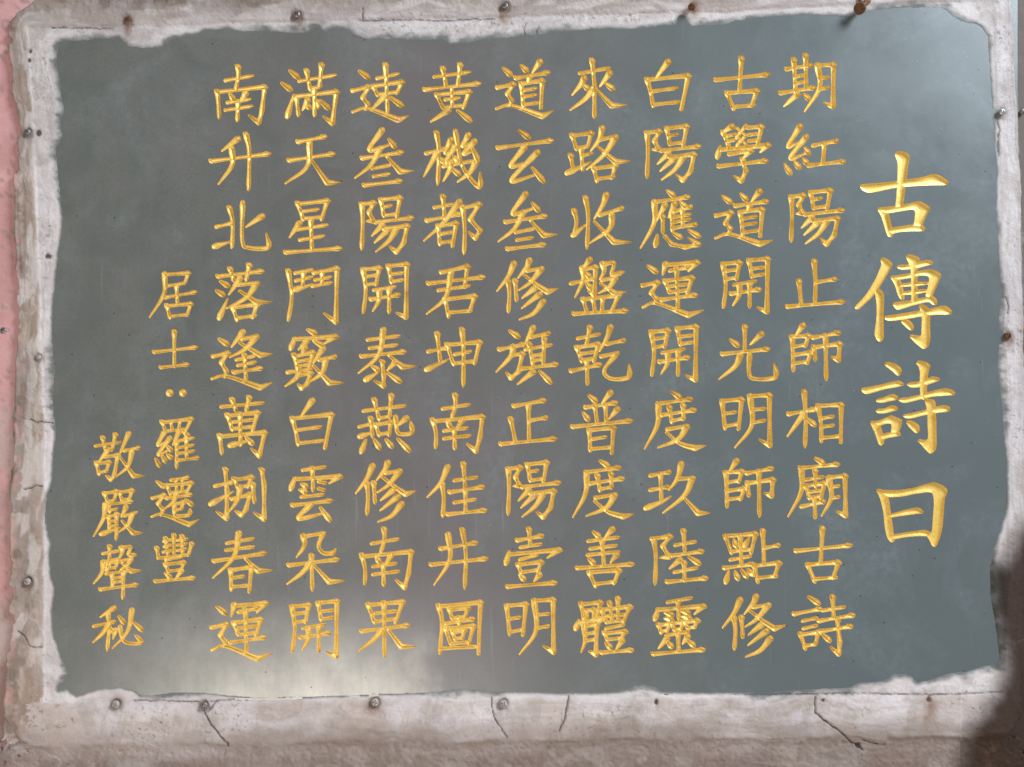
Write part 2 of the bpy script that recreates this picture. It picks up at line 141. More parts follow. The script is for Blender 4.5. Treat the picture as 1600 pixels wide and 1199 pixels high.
('T4','曰',"G 340 320 380 305 450 350 490 420 505 560 530 720 550 860 550 890 510 905 465 850 440 740 430 600 405 470 370 370;G 340 315 380 308 430 325 600 325 770 300 900 255 980 235 1060 260 1130 310 1135 345 1100 420 1090 600 1075 760 1040 880 1000 955 960 940 925 860 900 830 960 800 970 640 985 450 970 360 930 345 780 365 640 395 520 405 420 390;G 490 592 600 560 750 518 820 515 870 555 870 580 780 590 650 605 495 632;G 525 815 650 795 800 770 890 760 950 790 970 830 900 835 800 830 660 845 560 865 515 870"),
]
# characters cut more than once: sheet box of the master and of each repeat
REPEATS = {
 '陽': ('A1', (20,535,440,945), [('A2',(1065,2,1480,410)), ('B4',(615,25,1022,442)), ('C2',(1108,55,1512,468))]),
 '開': ('A2', (585,500,940,905), [('A3',(65,18,422,425)), ('C2',(1130,540,1478,945)), ('C5',(615,175,972,597))]),
 '師': ('A3', (1085,0,1465,425), [('A4',(605,8,980,440))]),
 '度': ('A3', (25,485,480,920), [('B4',(1105,8,1558,442))]),
 '明': ('A3', (585,515,960,910), [('B5',(625,165,992,577))]),
 '修': ('A5', (590,140,1060,590), [('B2',(555,510,1012,952)), ('C4',(1085,28,1537,470))]),
 '白': ('A1', (35,55,375,435), [('C3',(618,540,942,918))]),
 '古': ('A1', (535,40,945,437), [('A4',(1115,500,1542,916))]),
 '南': ('B3', (90,510,465,935), [('C4',(1130,508,1502,950))]),
 '叁': ('B2', (570,30,1002,450), [('C1',(1085,518,1515,940))]),
 '運': ('A2', (15,515,465,925), [('C5',(45,178,490,610))]),
}
PROFILE = {   # half width along a stroke, as a factor of the chisel width
 'H': [(0,1.05),(.08,1.1),(.3,.85),(.6,.85),(.85,1.05),(.95,1.3),(1,.75)],
 'S': [(0,.95),(.15,.95),(.5,.82),(.85,1.0),(1,.8)],
 'V': [(0,1.25),(.06,1.45),(.2,1.1),(.55,.92),(.9,1.08),(1,.8)],
 'N': [(0,1.2),(.06,1.45),(.2,1.1),(.5,.92),(.85,1.15),(.93,1.0),(1,.45)],
 'P': [(0,1.4),(.08,1.6),(.3,1.25),(.6,1.0),(1,.5)],
 'T': [(0,1.25),(.15,1.55),(.5,1.05),(1,.5)],
 'D': [(0,.75),(.3,1.1),(.75,1.5),(1,1.0)],
 'A': [(0,.7),(.35,.95),(.65,1.3),(.84,1.6),(.9,1.35),(1,.5)],
 'F': [(0,1.45),(.1,1.5),(.3,1.1),(.6,1.15),(.75,.9),(1,.55)],
}

def catmull(P, n=14):
    P = np.asarray(P, float)
    if len(P) < 3: return P
    Q = np.vstack([2*P[0]-P[1], P, 2*P[-1]-P[-2]])
    out = []
    for i in range(1, len(Q)-2):
        t = np.linspace(0, 1, n, endpoint=False)[:, None]
        a, b, c, d = Q[i-1], Q[i], Q[i+1], Q[i+2]
        out.append(.5*(2*b+(c-a)*t+(2*a-5*b+4*c-d)*t**2+(3*b-a-3*c+d)*t**3))
    return np.vstack(out+[P[-1:]])

def resample(P, step=.45):
    d = np.r_[0, np.cumsum(np.hypot(*np.diff(P, axis=0).T))]
    n = max(3, int(d[-1]/step)+1)
    s = np.linspace(0, d[-1], n)
    return np.c_[np.interp(s, d, P[:, 0]), np.interp(s, d, P[:, 1])], s/max(d[-1], 1e-6), d/max(d[-1], 1e-6)

def stroke_discs(kind, P, r):
    """discs (x, y, radius) the chisel leaves along one stroke"""
    P = np.asarray(P, float)
    if kind == 'O':
        return np.array([[P[0, 0], P[0, 1], r*2.1]])
    extra = []
    if kind in 'ZK':
        Q, s, key = resample(P)
        prof = []
        n = len(P)
        for i, k in enumerate(key):
            if i == 0: prof.append((k, 1.1))
            elif i == n-1: prof.append((k, .5 if kind == 'K' else 1.0))
            elif kind == 'K' and i == n-2: prof.append((k, 1.35))
            else: prof.append((k, 1.3))
            if i < n-1: prof.append((k+(key[i+1]-k)*.5, .92 if not (kind == 'K' and i == n-2) else 1.0))
        w = np.interp(s, [p[0] for p in prof], [p[1] for p in prof])
        for i in range(1, n-1):                       # the brush shoulder of a turn
            v = P[i]-P[i-1]
            if abs(v[0]) > abs(v[1]) and v[0] > 0 and P[i+1][1] > P[i][1]:
                a = P[i]+np.array([-.5, -.55])*r; b = P[i]+np.array([1.15, .35])*r
                for t in np.linspace(0, 1, 8): extra.append([*(a+(b-a)*t), r*(.95-.25*t)])
        a = P[0]+np.array([-.7, -.55])*r
        for t in np.linspace(0, 1, 6): extra.append([*(a+(P[0]-a)*t), r*(.55+.5*t)])
        if abs(P[1][1]-P[0][1]) > 2*abs(P[1][0]-P[0][0]):
            a = P[0]+np.array([-.85, -.5])*r; b = P[0]+np.array([.75, .45])*r
            for t in np.linspace(0, 1, 8): extra.append([*(a+(b-a)*t), r*(.75+.3*t)])
    elif kind == 'U':
        C = catmull(P); Q, s, _ = resample(C)
        w = np.interp(s, [0, .05, .2, .5, .78, .87, 1], [1.2, 1.4, 1.05, .95, 1.15, 1.3, .45])
    else:
        if kind == 'A':
            C = np.vstack([catmull(P[:-1]), P[-1:]])
            Q, s, _ = resample(C)
            dd = np.r_[0, np.cumsum(np.hypot(*np.diff(C, axis=0).T))]; kc = dd[-2]/dd[-1]
            w = np.interp(s, [0, kc*.45, kc*.8, kc, kc+(1-kc)*.4, 1], [.75, .95, 1.3, 1.5, 1.05, .3])
            return np.c_[Q, w*r]
        C = catmull(P) if len(P) > 2 else P
        Q, s, _ = resample(C)
        pr = PROFILE[kind]; w = np.interp(s, [p[0] for p in pr], [p[1] for p in pr])
        L = np.hypot(*(P[-1]-P[0]))
        if kind in 'VN':
            a = P[0]+np.array([-.85, -.5])*r; b = P[0]+np.array([.75, .45])*r
            for t in np.linspace(0, 1, 8): extra.append([*(a+(b-a)*t), r*(.7+.25*t)])
        if kind == 'H' and L > 12*r:
            d = (P[-1]-P[-2])/max(np.hypot(*(P[-1]-P[-2])), 1e-6)
            b = P[-1]-d*1.9*r; nrm = np.array([d[1], -d[0]])
            a = b+nrm*.75*r
            for t in np.linspace(0, 1, 8): extra.append([*(a+(P[-1]-a)*t), r*(.8-.1*t)])
            a0 = P[0]+np.array([-.5, -.6])*r; b0 = P[0]+np.array([.5, .5])*r
            for t in np.linspace(0, 1, 5): extra.append([*(a0+(b0-a0)*t), r*.75])
        if kind in 'PF':
            a = P[0]+np.array([-.8, -.2])*r; b = P[0]+np.array([.7, .5])*r
            for t in np.linspace(0, 1, 6): extra.append([*(a+(b-a)*t), r*.85])
    out = np.c_[Q, w*r]
    return np.vstack([out, np.array(extra)]) if extra else out

def parse(strokes):
    res = []
    for part in strokes.split(';'):
        tok = part.split()
        res.append((tok[0], np.array([float(v) for v in tok[1:]]).reshape(-1, 2)))
    return res

def all_characters():
    """list of (character, list of strokes in photo millimetres, chisel half width)"""
    out = []; master = {}
    for sheet, ch, st in GLYPHS:
        x0, y0, k = SHEETS[sheet]
        S = [(kd, P/k+np.array([x0, y0])) for kd, P in parse(st)]
        r = 6.0 if sheet[0] == 'T' else (2.85 if sheet[0] == 'D' else 3.25)
        master[(sheet, ch)] = parse(st)
        out.append((ch, S, r))
    for ch, (sheet, b0, reps) in REPEATS.items():
        for sh, b1 in reps:
            x0, y0, k = SHEETS[sh]
            S = []
            for kd, P in master[(sheet, ch)]:
                Q = (P-np.array(b0[:2]))/np.array([b0[2]-b0[0], b0[3]-b0[1]])*np.array([b1[2]-b1[0], b1[3]-b1[1]])+np.array(b1[:2])
                S.append((kd, Q/k+np.array([x0, y0])))
            out.append((ch, S, 3.25))
    return out

def polygon_depth(P, X, Y):
    """signed distance to a closed outline, positive inside"""
    d2 = np.full(X.shape, 1e9); ins = np.zeros(X.shape, bool)
    for i in range(len(P)):
        ax, ay = P[i-1]; bx, by = P[i]
        ex, ey = bx-ax, by-ay; L = ex*ex+ey*ey
        if L < 1e-12: continue
        t = np.clip(((X-ax)*ex+(Y-ay)*ey)/L, 0, 1)
        d2 = np.minimum(d2, (X-ax-t*ex)**2+(Y-ay-t*ey)**2)
        c = (ay > Y) != (by > Y)
        if ey != 0: ins ^= c & (X < ax+(Y-ay)/ey*ex)
    d = np.sqrt(d2)
    return np.where(ins, d, -d)

def chaikin(P, n=2):
    for _ in range(n):
        N = np.roll(P, -1, axis=0)
        P = np.stack([.8*P+.2*N, .2*P+.8*N], 1).reshape(-1, 2)
    return P

def blur(a):
    for _ in range(1):
        b = np.pad(a, 1, mode='edge'); a = .25*b[:-2, 1:-1]+.5*b[1:-1, 1:-1]+.25*b[2:, 1:-1]
        b = np.pad(a, 1, mode='edge'); a = .25*b[1:-1, :-2]+.5*b[1:-1, 1:-1]+.25*b[1:-1, 2:]
    return a

def carve(S, r, h, pad=2.0):
    """chisel depth field phi (>0 inside the cut) on a lattice of pitch h"""
    outl = [chaikin(P) for k, P in S if k == 'G']
    discs = [stroke_discs(k, P, r) for k, P in S if k != 'G']
    ext = np.vstack([np.vstack([D[:, :2]-D[:, 2:], D[:, :2]+D[:, 2:]]) for D in discs]+outl)
    x0 = math.floor(ext[:, 0].min()-pad); x1 = math.ceil(ext[:, 0].max()+pad)
    y0 = math.floor(ext[:, 1].min()-pad); y1 = math.ceil(ext[:, 1].max()+pad)
    nx = int(round((x1-x0)/h)); ny = int(round((y1-y0)/h))
    xs = x0+np.arange(nx+1)*h; ys = y0+np.arange(ny+1)*h
    phi = np.full((ny+1, nx+1), -3.0)
    for P in outl:
        X, Y = np.meshgrid(xs, ys)
        phi = np.maximum(phi, polygon_depth(P, X, Y))
    for D in discs:
        for i in range(0, len(D), 24):
            d = D[i:i+24]; m = d[:, 2].max()+3
            ix0 = max(0, int((d[:, 0].min()-m-x0)/h)); ix1 = min(nx+1, int((d[:, 0].max()+m-x0)/h)+2)
            iy0 = max(0, int((d[:, 1].min()-m-y0)/h)); iy1 = min(ny+1, int((d[:, 1].max()+m-y0)/h)+2)
            X, Y = np.meshgrid(xs[ix0:ix1], ys[iy0:iy1])
            f = (d[:, 2][:, None, None]-np.sqrt((X[None]-d[:, 0][:, None, None])**2+(Y[None]-d[:, 1][:, None, None])**2)).max(0)
            phi[iy0:iy1, ix0:ix1] = np.maximum(phi[iy0:iy1, ix0:ix1], f)
    return xs, ys, blur(phi)

# ---------------------------------------------------------------- helpers
def mesh_obj(name, verts, faces, mat, parent=None, smooth=False, origin=(0, 0, 0), tint=None):
    me = bpy.data.meshes.new(name)
    v = np.asarray(verts, float)-np.asarray(origin, float)
    if isinstance(faces, np.ndarray):
        n, k = faces.shape
        me.vertices.add(len(v)); me.vertices.foreach_set('co', v.astype(np.float32).ravel())
        me.loops.add(n*k); me.loops.foreach_set('vertex_index', faces.astype(np.int32).ravel())
        me.polygons.add(n); me.polygons.foreach_set('loop_start', np.arange(0, n*k, k, dtype=np.int32))
        me.polygons.foreach_set('loop_total', np.full(n, k, np.int32))
        me.update(calc_edges=True)
    else:
        flat = [i for f in faces for i in f]; tot = np.array([len(f) for f in faces], np.int32)
        me.vertices.add(len(v)); me.vertices.foreach_set('co', v.astype(np.float32).ravel())
        me.loops.add(len(flat)); me.loops.foreach_set('vertex_index', np.array(flat, np.int32))
        me.polygons.add(len(tot)); me.polygons.foreach_set('loop_start', np.r_[0, np.cumsum(tot)[:-1]].astype(np.int32))
        me.polygons.foreach_set('loop_total', tot)
        me.update(calc_edges=True)
    me.polygons.foreach_set('use_smooth', np.full(len(me.polygons), bool(smooth)))
    if tint is not None:
        a = me.attributes.new('tint', 'FLOAT_COLOR', 'POINT')
        a.data.foreach_set('color', np.c_[tint, np.ones(len(tint))].astype(np.float32).ravel())
    me.materials.append(mat)
    o = bpy.data.objects.new(name, me); COL.objects.link(o)
    if parent is not None: o.parent = parent
    elif any(origin): o.location = origin
    return o

def tag(o, label, cat, group=None):
    o['label'] = label; o['category'] = cat
    if group: o['group'] = group
    return o

class NT:
    def __init__(s, name):
        s.m = bpy.data.materials.new(name); s.m.use_nodes = True; s.t = s.m.node_tree
        s.b = s.t.nodes['Principled BSDF']
    def n(s, kind, **kw):
        x = s.t.nodes.new(kind)
        for k, v in kw.items():
            if k in x.inputs: x.inputs[k].default_value = v
            else: setattr(x, k, v)
        return x
    def l(s, a, b): s.t.links.new(a, b)
    def noise(s, co, scale, detail=5, rough=.6, stretch=None, dist=0):
        if stretch:
            mp = s.n('ShaderNodeMapping'); mp.inputs['Scale'].default_value = stretch; s.l(co, mp.inputs[0]); co = mp.outputs[0]
        x = s.n('ShaderNodeTexNoise'); x.inputs['Scale'].default_value = scale; x.inputs['Detail'].default_value = detail
        x.inputs['Roughness'].default_value = rough; x.inputs['Distortion'].default_value = dist
        s.l(co, x.inputs['Vector']); return x.outputs['Fac']
    def ramp(s, f, pts):
        r = s.n('ShaderNodeValToRGB'); e = r.color_ramp.elements
        while len(e) < len(pts): e.new(.5)
        for el, (p, c) in zip(e, pts):
            el.position = p; el.color = (c, c, c, 1) if np.isscalar(c) else (*c, 1)
        s.l(f, r.inputs[0]); return r.outputs[0]
    def mix(s, f, a, b, mode='MIX'):
        x = s.n('ShaderNodeMix'); x.data_type = 'RGBA'; x.blend_type = mode
        for sock, v in ((x.inputs[0], f), (x.inputs[6], a), (x.inputs[7], b)):
            if hasattr(v, 'links'): s.l(v, sock)
            elif np.isscalar(v): sock.default_value = v
            else: sock.default_value = (*v, 1)
        return x.outputs[2]
    def bump(s, f, strength, dist, normal=None):
        x = s.n('ShaderNodeBump'); x.inputs['Strength'].default_value = strength; x.inputs['Distance'].default_value = dist
        s.l(f, x.inputs['Height'])
        if normal is not None: s.l(normal, x.inputs['Normal'])
        return x.outputs[0]
    def pos(s): return s.n('ShaderNodeNewGeometry').outputs['Position']

def gold_paint():
    m = NT('gold_paint'); p = m.pos()
    a = m.noise(p, 420, 4, .65); b = m.noise(p, 60, 3, .5)
    c = m.mix(m.ramp(a, [(.35, 0), (.65, 1)]), (.72, .455, .085), (.83, .57, .13))
    c = m.mix(m.ramp(b, [(.4, 0), (.62, .45)]), c, (.88, .64, .20))
    c = m.mix(m.ramp(m.noise(p, 22, 4, .6), [(.56, 0), (.72, .45)]), c, (.42, .23, .05))
    c = m.mix(m.ramp(m.noise(p, 150, 3, .7), [(.62, 0), (.74, .5)]), c, (.30, .16, .04))
    m.l(c, m.b.inputs['Base Color'])
    m.b.inputs['Metallic'].default_value = .28
    m.l(m.ramp(a, [(.3, .36), (.7, .46)]), m.b.inputs['Roughness'])
    m.l(m.bump(a, .2, .0004), m.b.inputs['Normal'])
    return m.m

def slate():
    """honed dark green-grey slab: cloudy stone, pale smears, dusty film and painted glare towards the lower edge, hairline scratches"""
    m = NT('dark_slate'); p = m.pos()
    cloud = m.noise(p, 3.2, 6, .6, dist=.4); fine = m.noise(p, 240, 3, .7); mid = m.noise(p, 26, 5, .65)
    c = m.mix(m.ramp(cloud, [(.3, 0), (.7, 1)]), (.098, .106, .096), (.118, .112, .110))
    c = m.mix(m.ramp(fine, [(.35, 0), (.65, .6)]), c, (.150, .154, .146))
    c = m.mix(m.ramp(mid, [(.42, 0), (.70, .6)]), c, (.140, .138, .142))
    c = m.mix(m.ramp(m.noise(p, 11, 5, .62, dist=.6), [(.42, 0), (.62, .55)]), c, (.085, .096, .090))
    c = m.mix(m.ramp(m.noise(p, 30, 4, .6, stretch=(1, 1, .12)), [(.5, 0), (.68, .3)]), c, (.145, .135, .130))
    sep = m.n('ShaderNodeSeparateXYZ'); m.l(p, sep.inputs[0])
    # bluish sky reflection painted into the stone colour towards the right
    g = m.n('ShaderNodeMapRange'); g.inputs[1].default_value = -.25; g.inputs[2].default_value = .55
    m.l(sep.outputs[0], g.inputs[0])
    c = m.mix(g.outputs[0], c, (.090, .108, .117))
    mv = m.n('ShaderNodeMapRange', interpolation_type='SMOOTHSTEP'); mv.inputs[1].default_value = .42; mv.inputs[2].default_value = .0
    ab = m.n('ShaderNodeMath', operation='ADD'); m.l(sep.outputs[0], ab.inputs[0]); ab.inputs[1].default_value = .12
    a2 = m.n('ShaderNodeMath', operation='ABSOLUTE'); m.l(ab.outputs[0], a2.inputs[0]); m.l(a2.outputs[0], mv.inputs[0])
    mz = m.n('ShaderNodeMath', operation='MULTIPLY'); m.l(mv.outputs[0], mz.inputs[0]); m.l(m.ramp(m.noise(p, 4.5, 4, .6), [(.35, .2), (.65, .8)]), mz.inputs[1])
    c = m.mix(mz.outputs[0], c, (.132, .112, .116))
    # pale bluish cloudy smears
    sm = m.noise(p, 6.5, 6, .62, dist=.9); sm2 = m.noise(p, 90, 4, .65)
    smf = m.n('ShaderNodeMath', operation='MULTIPLY'); m.l(m.ramp(sm, [(.50, 0), (.70, .40)]), smf.inputs[0]); m.l(m.ramp(sm2, [(.35, .2), (.65, 1)]), smf.inputs[1])
    c = m.mix(smf.outputs[0], c, (.185, .205, .225))
    # dusty residue and painted glare: uneven pale film along the lower left edge
    def fall(sock, lo, hi):
        r = m.n('ShaderNodeMapRange', interpolation_type='SMOOTHSTEP'); r.inputs[1].default_value = lo; r.inputs[2].default_value = hi; m.l(sock, r.inputs[0]); return r.outputs[0]
    def mul(a, b):
        x = m.n('ShaderNodeMath', operation='MULTIPLY'); m.l(a, x.inputs[0]); m.l(b, x.inputs[1]); return x.outputs[0]
    wob = m.noise(p, 9, 4, .6)
    zz = m.n('ShaderNodeMath', operation='MULTIPLY_ADD'); m.l(wob, zz.inputs[0]); zz.inputs[1].default_value = .16; m.l(sep.outputs[2], zz.inputs[2])
    xx = m.n('ShaderNodeMath', operation='MULTIPLY_ADD'); m.l(wob, xx.inputs[0]); xx.inputs[1].default_value = .10; m.l(sep.outputs[0], xx.inputs[2])
    dz = fall(zz.outputs[0], -.20, -.47); dx = mul(fall(xx.outputs[0], -.74, -.34), fall(xx.outputs[0], -.05, -.11))
    dust_glare = mul(mul(dz, dx), m.ramp(m.noise(p, 14, 6, .7), [(.25, .6), (.65, 1)]))
    streak = m.noise(p, 55, 4, .7, stretch=(1, 1, .22), dist=.8)
    dust_glare = mul(dust_glare, m.ramp(streak, [(.3, .85), (.6, 1)]))
    dp = m.n('ShaderNodeMath', operation='POWER'); m.l(dust_glare, dp.inputs[0]); dp.inputs[1].default_value = 1.35
    c = m.mix(dp.outputs[0], c, (.58, .535, .47))
    # scratches
    mp = m.n('ShaderNodeMapping'); mp.inputs['Rotation'].default_value = (0, .62, 0); mp.inputs['Scale'].default_value = (150, 1, 5); m.l(p, mp.inputs[0])
    sc = m.n('ShaderNodeTexNoise'); sc.inputs['Scale'].default_value = 1; sc.inputs['Detail'].default_value = 2; m.l(mp.outputs[0], sc.inputs['Vector'])
    scr = mul(m.ramp(sc.outputs['Fac'], [(.66, 0), (.74, .4)]), m.ramp(m.noise(p, 4, 2, .5), [(.5, 0), (.65, 1)]))
    c = m.mix(scr, c, (.24, .24, .23))
    c = m.mix(1.0, c, (1.08, 1.09, 1.05), 'MULTIPLY')
    # mineral specks and small dark spots, faint wiping lines
    v = m.n('ShaderNodeTexVoronoi', Scale=34.0); m.l(p, v.inputs['Vector']); 
    c = m.mix(m.ramp(v.outputs['Distance'], [(.03, .8), (.055, 0)]), c, (.02, .02, .02))
    v2 = m.n('ShaderNodeTexVoronoi', Scale=75.0); m.l(p, v2.inputs['Vector'])
    c = m.mix(mul(m.ramp(v2.outputs['Distance'], [(.03, .7), (.06, 0)]), m.ramp(m.noise(p, 7, 2, .5), [(.5, 0), (.6, 1)])), c, (.42, .42, .40))
    for ang, k, lo in ((.9, 3.3, .70), (-.35, 5.1, .71), (1.5, 2.2, .69)):
        mq = m.n('ShaderNodeMapping'); mq.inputs['Rotation'].default_value = (0, ang, 0); mq.inputs['Scale'].default_value = (260, 1, 7); mq.inputs['Location'].default_value = (k, 0, k*2); m.l(p, mq.inputs[0])
        sq = m.n('ShaderNodeTexNoise'); sq.inputs['Scale'].default_value = 1; sq.inputs['Detail'].default_value = 1; m.l(mq.outputs[0], sq.inputs['Vector'])
        c = m.mix(mul(m.ramp(sq.outputs['Fac'], [(lo, 0), (lo+.06, .12)]), m.ramp(m.noise(p, k, 3, .5), [(.5, 0), (.62, 1)])), c, (.30, .31, .32))
    m.l(c, m.b.inputs['Base Color'])
    m.l(m.ramp(m.noise(p, 8, 5, .6), [(.3, .25), (.7, .40)]), m.b.inputs['Roughness'])
    m.l(m.bump(fine, .10, .0006), m.b.inputs['Normal'])
    return m.m

def tinted(name, rough=.85, grain=320, bump=.5):
    """plaster or paint whose own colour varies over the surface (attribute), with grain"""
    m = NT(name); p = m.pos()
    at = m.n('ShaderNodeAttribute', attribute_name='tint')
    a = m.noise(p, grain, 4, .7); b = m.noise(p, 900, 2, .6)
    c = m.mix(m.ramp(a, [(.3, 0), (.7, 1)]), (.93, .925, .92), (1.05, 1.05, 1.05))
    c = m.mix(1.0, at.outputs['Color'], c, 'MULTIPLY')
    m.l(c, m.b.inputs['Base Color']); m.b.inputs['Roughness'].default_value = rough; m.b.inputs['Specular IOR Level'].default_value = .2
    m.l(m.bump(b, bump*.8, .0008, m.bump(a, bump, .0014)), m.b.inputs['Normal'])
    return m.m

def metal(name, ca, cb, metallic, rough, scale=300):
    m = NT(name); p = m.pos(); a = m.noise(p, scale, 5, .65)
    m.l(m.mix(m.ramp(a, [(.35, 0), (.65, 1)]), ca, cb), m.b.inputs['Base Color'])
    m.b.inputs['Metallic'].default_value = metallic; m.b.inputs['Roughness'].default_value = rough; m.b.inputs['Specular IOR Level'].default_value = .2
    m.l(m.bump(a, .4, .0008), m.b.inputs['Normal'])
    return m.m

GOLD = gold_paint(); SLATE = slate()
PLASTER = tinted('lime_mortar'); PAINT = tinted('pink_wall_paint', .8, 180, .35)
STEEL = metal('dull_steel', (.16, .14, .13), (.34, .31, .29), .7, .5)
BRIGHT = metal('bright_steel', (.38, .37, .36), (.6, .59, .58), .8, .42)
RUST = metal('rusted_iron', (.10, .045, .025), (.22, .11, .06), .25, .8)
LIMED = metal('plaster_splashed_steel', (.24, .20, .18), (.52, .47, .44), .15, .75)

# ---------------------------------------------------------------- the wall, the mortar frame and the slab's edge
def vnoise(x, y, seed):
    rng = np.random.RandomState(seed); T = rng.rand(128, 128)
    xi = np.floor(x).astype(int); yi = np.floor(y).astype(int); fx = x-xi; fy = y-yi
    fx = fx*fx*(3-2*fx); fy = fy*fy*(3-2*fy)
    g = lambda i, j: T[(yi+j) % 128, (xi+i) % 128]
    return (g(0, 0)*(1-fx)+g(1, 0)*fx)*(1-fy)+(g(0, 1)*(1-fx)+g(1, 1)*fx)*fy
def fbm(x, y, scale, seed, octv=4, gain=.5):
    v = 0; a = 1; t = 0
    for i in range(octv):
        v = v+a*vnoise(x/scale*2**i+7.3*i, y/scale*2**i+3.1*i, seed+i); t += a; a *= gain
    return v/t
def sstep(a, b, x):
    t = np.clip((x-a)/(b-a), 0, 1); return t*t*(3-2*t)
def seg_dist(x, y, P):
    d = np.full(x.shape, 1e9)
    P = np.asarray(P, float)
    for i in range(len(P)-1):
        e = P[i+1]-P[i]; L = e@e+1e-9
        t = np.clip(((x-P[i, 0])*e[0]+(y-P[i, 1])*e[1])/L, 0, 1)
        d = np.minimum(d, np.hypot(x-P[i, 0]-t*e[0], y-P[i, 1]-t*e[1]))
    return d

# edge of the plaster smeared over the slab, clockwise from the upper left corner (mm on the wall)
EDGE = np.array([(88,66),(100,63),(135,62),(150,59),(185,60),(193,64),(200,71),(215,73),(232,75),(252,72),(262,64),(270,59),(300,54),(320,46),(350,44),(375,48),
 (400,47),(425,47),(457,50),(482,49),(488,42),(500,42),(506,50),(514,47),(530,45),(546,47),(555,57),(580,61),(612,60),(650,61),(687,60),(696,62),(702,67),(725,66),(750,62),(775,58),
 (800,58),(820,54),(850,52),(880,48),(905,46),(925,44),(950,43),(970,44),(985,45),(1005,42),(1020,41),(1040,38),(1055,37),(1060,27),(1068,25),(1076,33),(1082,39),(1105,38),(1132,37),(1148,31),(1162,30),(1182,26),
 (1200,25),(1235,23),(1265,22),(1300,24),(1325,25),(1345,20),(1360,15),(1390,12),(1415,10),(1470,10),(1480,15),(1487,22),(1500,30),(1512,34),(1525,36),(1536,42),(1545,57),
 (1548,100),(1550,130),(1552,162),(1555,200),(1557,240),(1559,275),(1558,315),(1559,355),(1561,375),(1563,425),(1565,475),(1562,500),(1563,525),(1562,550),(1560,575),
 (1564,600),(1568,640),(1571,690),(1574,712),(1575,750),(1575,785),(1572,805),(1565,825),(1559,842),(1554,862),(1549,884),(1548,899),(1550,937),(1556,969),(1560,999),(1563,1030),
 (1556,1041),(1540,1042),(1512,1051),(1490,1053),(1475,1057),(1450,1066),(1432,1069),(1424,1060),(1415,1056),(1397,1055),(1388,1063),(1375,1067),(1340,1069),(1328,1076),(1290,1078),(1250,1080),(1200,1084),
 (1160,1084),(1092,1084),(1060,1083),(1032,1083),(1024,1076),(1014,1074),(1005,1071),(990,1076),(975,1080),(950,1084),(920,1084),(880,1085),(850,1084),(800,1082),(770,1083),(745,1080),(720,1078),(700,1081),(675,1083),(650,1085),(620,1086),(587,1086),(550,1089),(500,1090),(450,1091),(400,1092),
 (360,1089),(325,1085),(300,1084),(270,1084),(240,1088),(220,1088),(208,1080),(190,1076),(175,1077),(160,1078),(145,1081),(135,1084),(120,1089),(104,1078),(92,1080),(90,1072),(100,1062),(106,1052),(100,1044),(94,1028),(90,1011),(85,1000),(81,986),(80,965),(80,949),(83,932),(84,919),(79,905),
 (77,895),(75,865),(79,850),(75,838),(72,825),(71,800),(71,775),(77,762),(80,750),(81,725),(82,700),(85,688),(86,675),(83,650),(81,625),(81,600),(83,585),(84,575),(81,555),(80,537),(80,505),(81,475),(84,450),(86,425),(89,405),(91,387),(95,362),(96,342),(94,320),(92,300),
 (89,275),(87,250),(85,230),(92,222),(95,212),(92,187),(99,174),(97,163),(94,150),(92,125),(87,105),(86,95),(88,82)], float)

H_ = 1.6
gx = np.arange(-150, 1751, H_); gy = np.arange(-130, 1331, H_)
GX, GY = np.meshgrid(gx, gy)
keep = ~((GX > 125) & (GX < 1520) & (GY > 88) & (GY < 1028))
X = GX[keep]; Y = GY[keep]
# distance outwards from the plaster edge, with a ragged lip
Pe = EDGE
D = np.empty_like(X)
for i in range(0, len(X), 60000):
    D[i:i+60000] = -polygon_depth(Pe, X[i:i+60000], Y[i:i+60000])
D = D+2+(fbm(X, Y, 40, 11, 3)-.5)*1.4+(fbm(X, Y, 4, 21, 2)-.5)*1.0
# distance outwards from the seam where the flat frame band begins
xl = np.interp(Y, [0, 60, 300, 560, 700, 900, 1100, 1200], [45, 46, 58, 66, 71, 71, 70, 70])
xr = np.interp(Y, [0, 60, 300, 520, 700, 900, 1100], [1548, 1552, 1562, 1567, 1573, 1572, 1566])
yt = np.interp(X, [60, 180, 560, 780, 1000, 1200, 1400, 1560], [46, 44, 32, 28, 24, 16, 6, 4])
yb = np.interp(X, [60, 200, 400, 800, 1200, 1560], [1096, 1094, 1092, 1089, 1085, 1082])
WL = np.interp(Y, [0, 60, 200, 400, 560, 760, 900, 1040, 1100], [36, 34, 33, 34, 38, 50, 52, 58, 62]); WR, WT, WB = 30., 46., 66.
eL, eR, eT, eB = xl-X, X-xr, yt-Y, Y-yb
q = np.sqrt(np.maximum(eL/WL, 0)**2+np.maximum(eR/WR, 0)**2+np.maximum(eT/WT, 0)**2+np.maximum(eB/WB, 0)**2)
q = np.where(q > 0, q, np.maximum.reduce([eL/WL, eR/WR, eT/WT, eB/WB]))
_j = (fbm(X, Y, 60, 181, 4)-.5)*1.3+(fbm(X, Y, 6, 183, 3)-.5)*.9
side = np.argmax(np.stack([eL/WL+_j, eR/WR+_j, eT/WT-_j, eB/WB-_j]), 0)      # 0 left 1 right 2 top 3 bottom
vert = (side < 2)
q = q+(fbm(X, Y, 60, 31, 3)-.5)*.16+(fbm(X, Y, 13, 33, 3)-.5)*.07
along = X+Y; across = q*48+(fbm(X, Y, 90, 35, 3)-.5)*26+(fbm(X, Y, 30, 37, 2)-.5)*7
streak = fbm(along*.10, across, 5.5, 41, 4)                       # trowel drag along the band
streak2 = fbm(along*.22, across*1.0, 16, 47, 3)
cross = fbm(X+(Y-1100)*.35, Y*.16, 8, 53, 4)                          # strokes the other way (lower band)
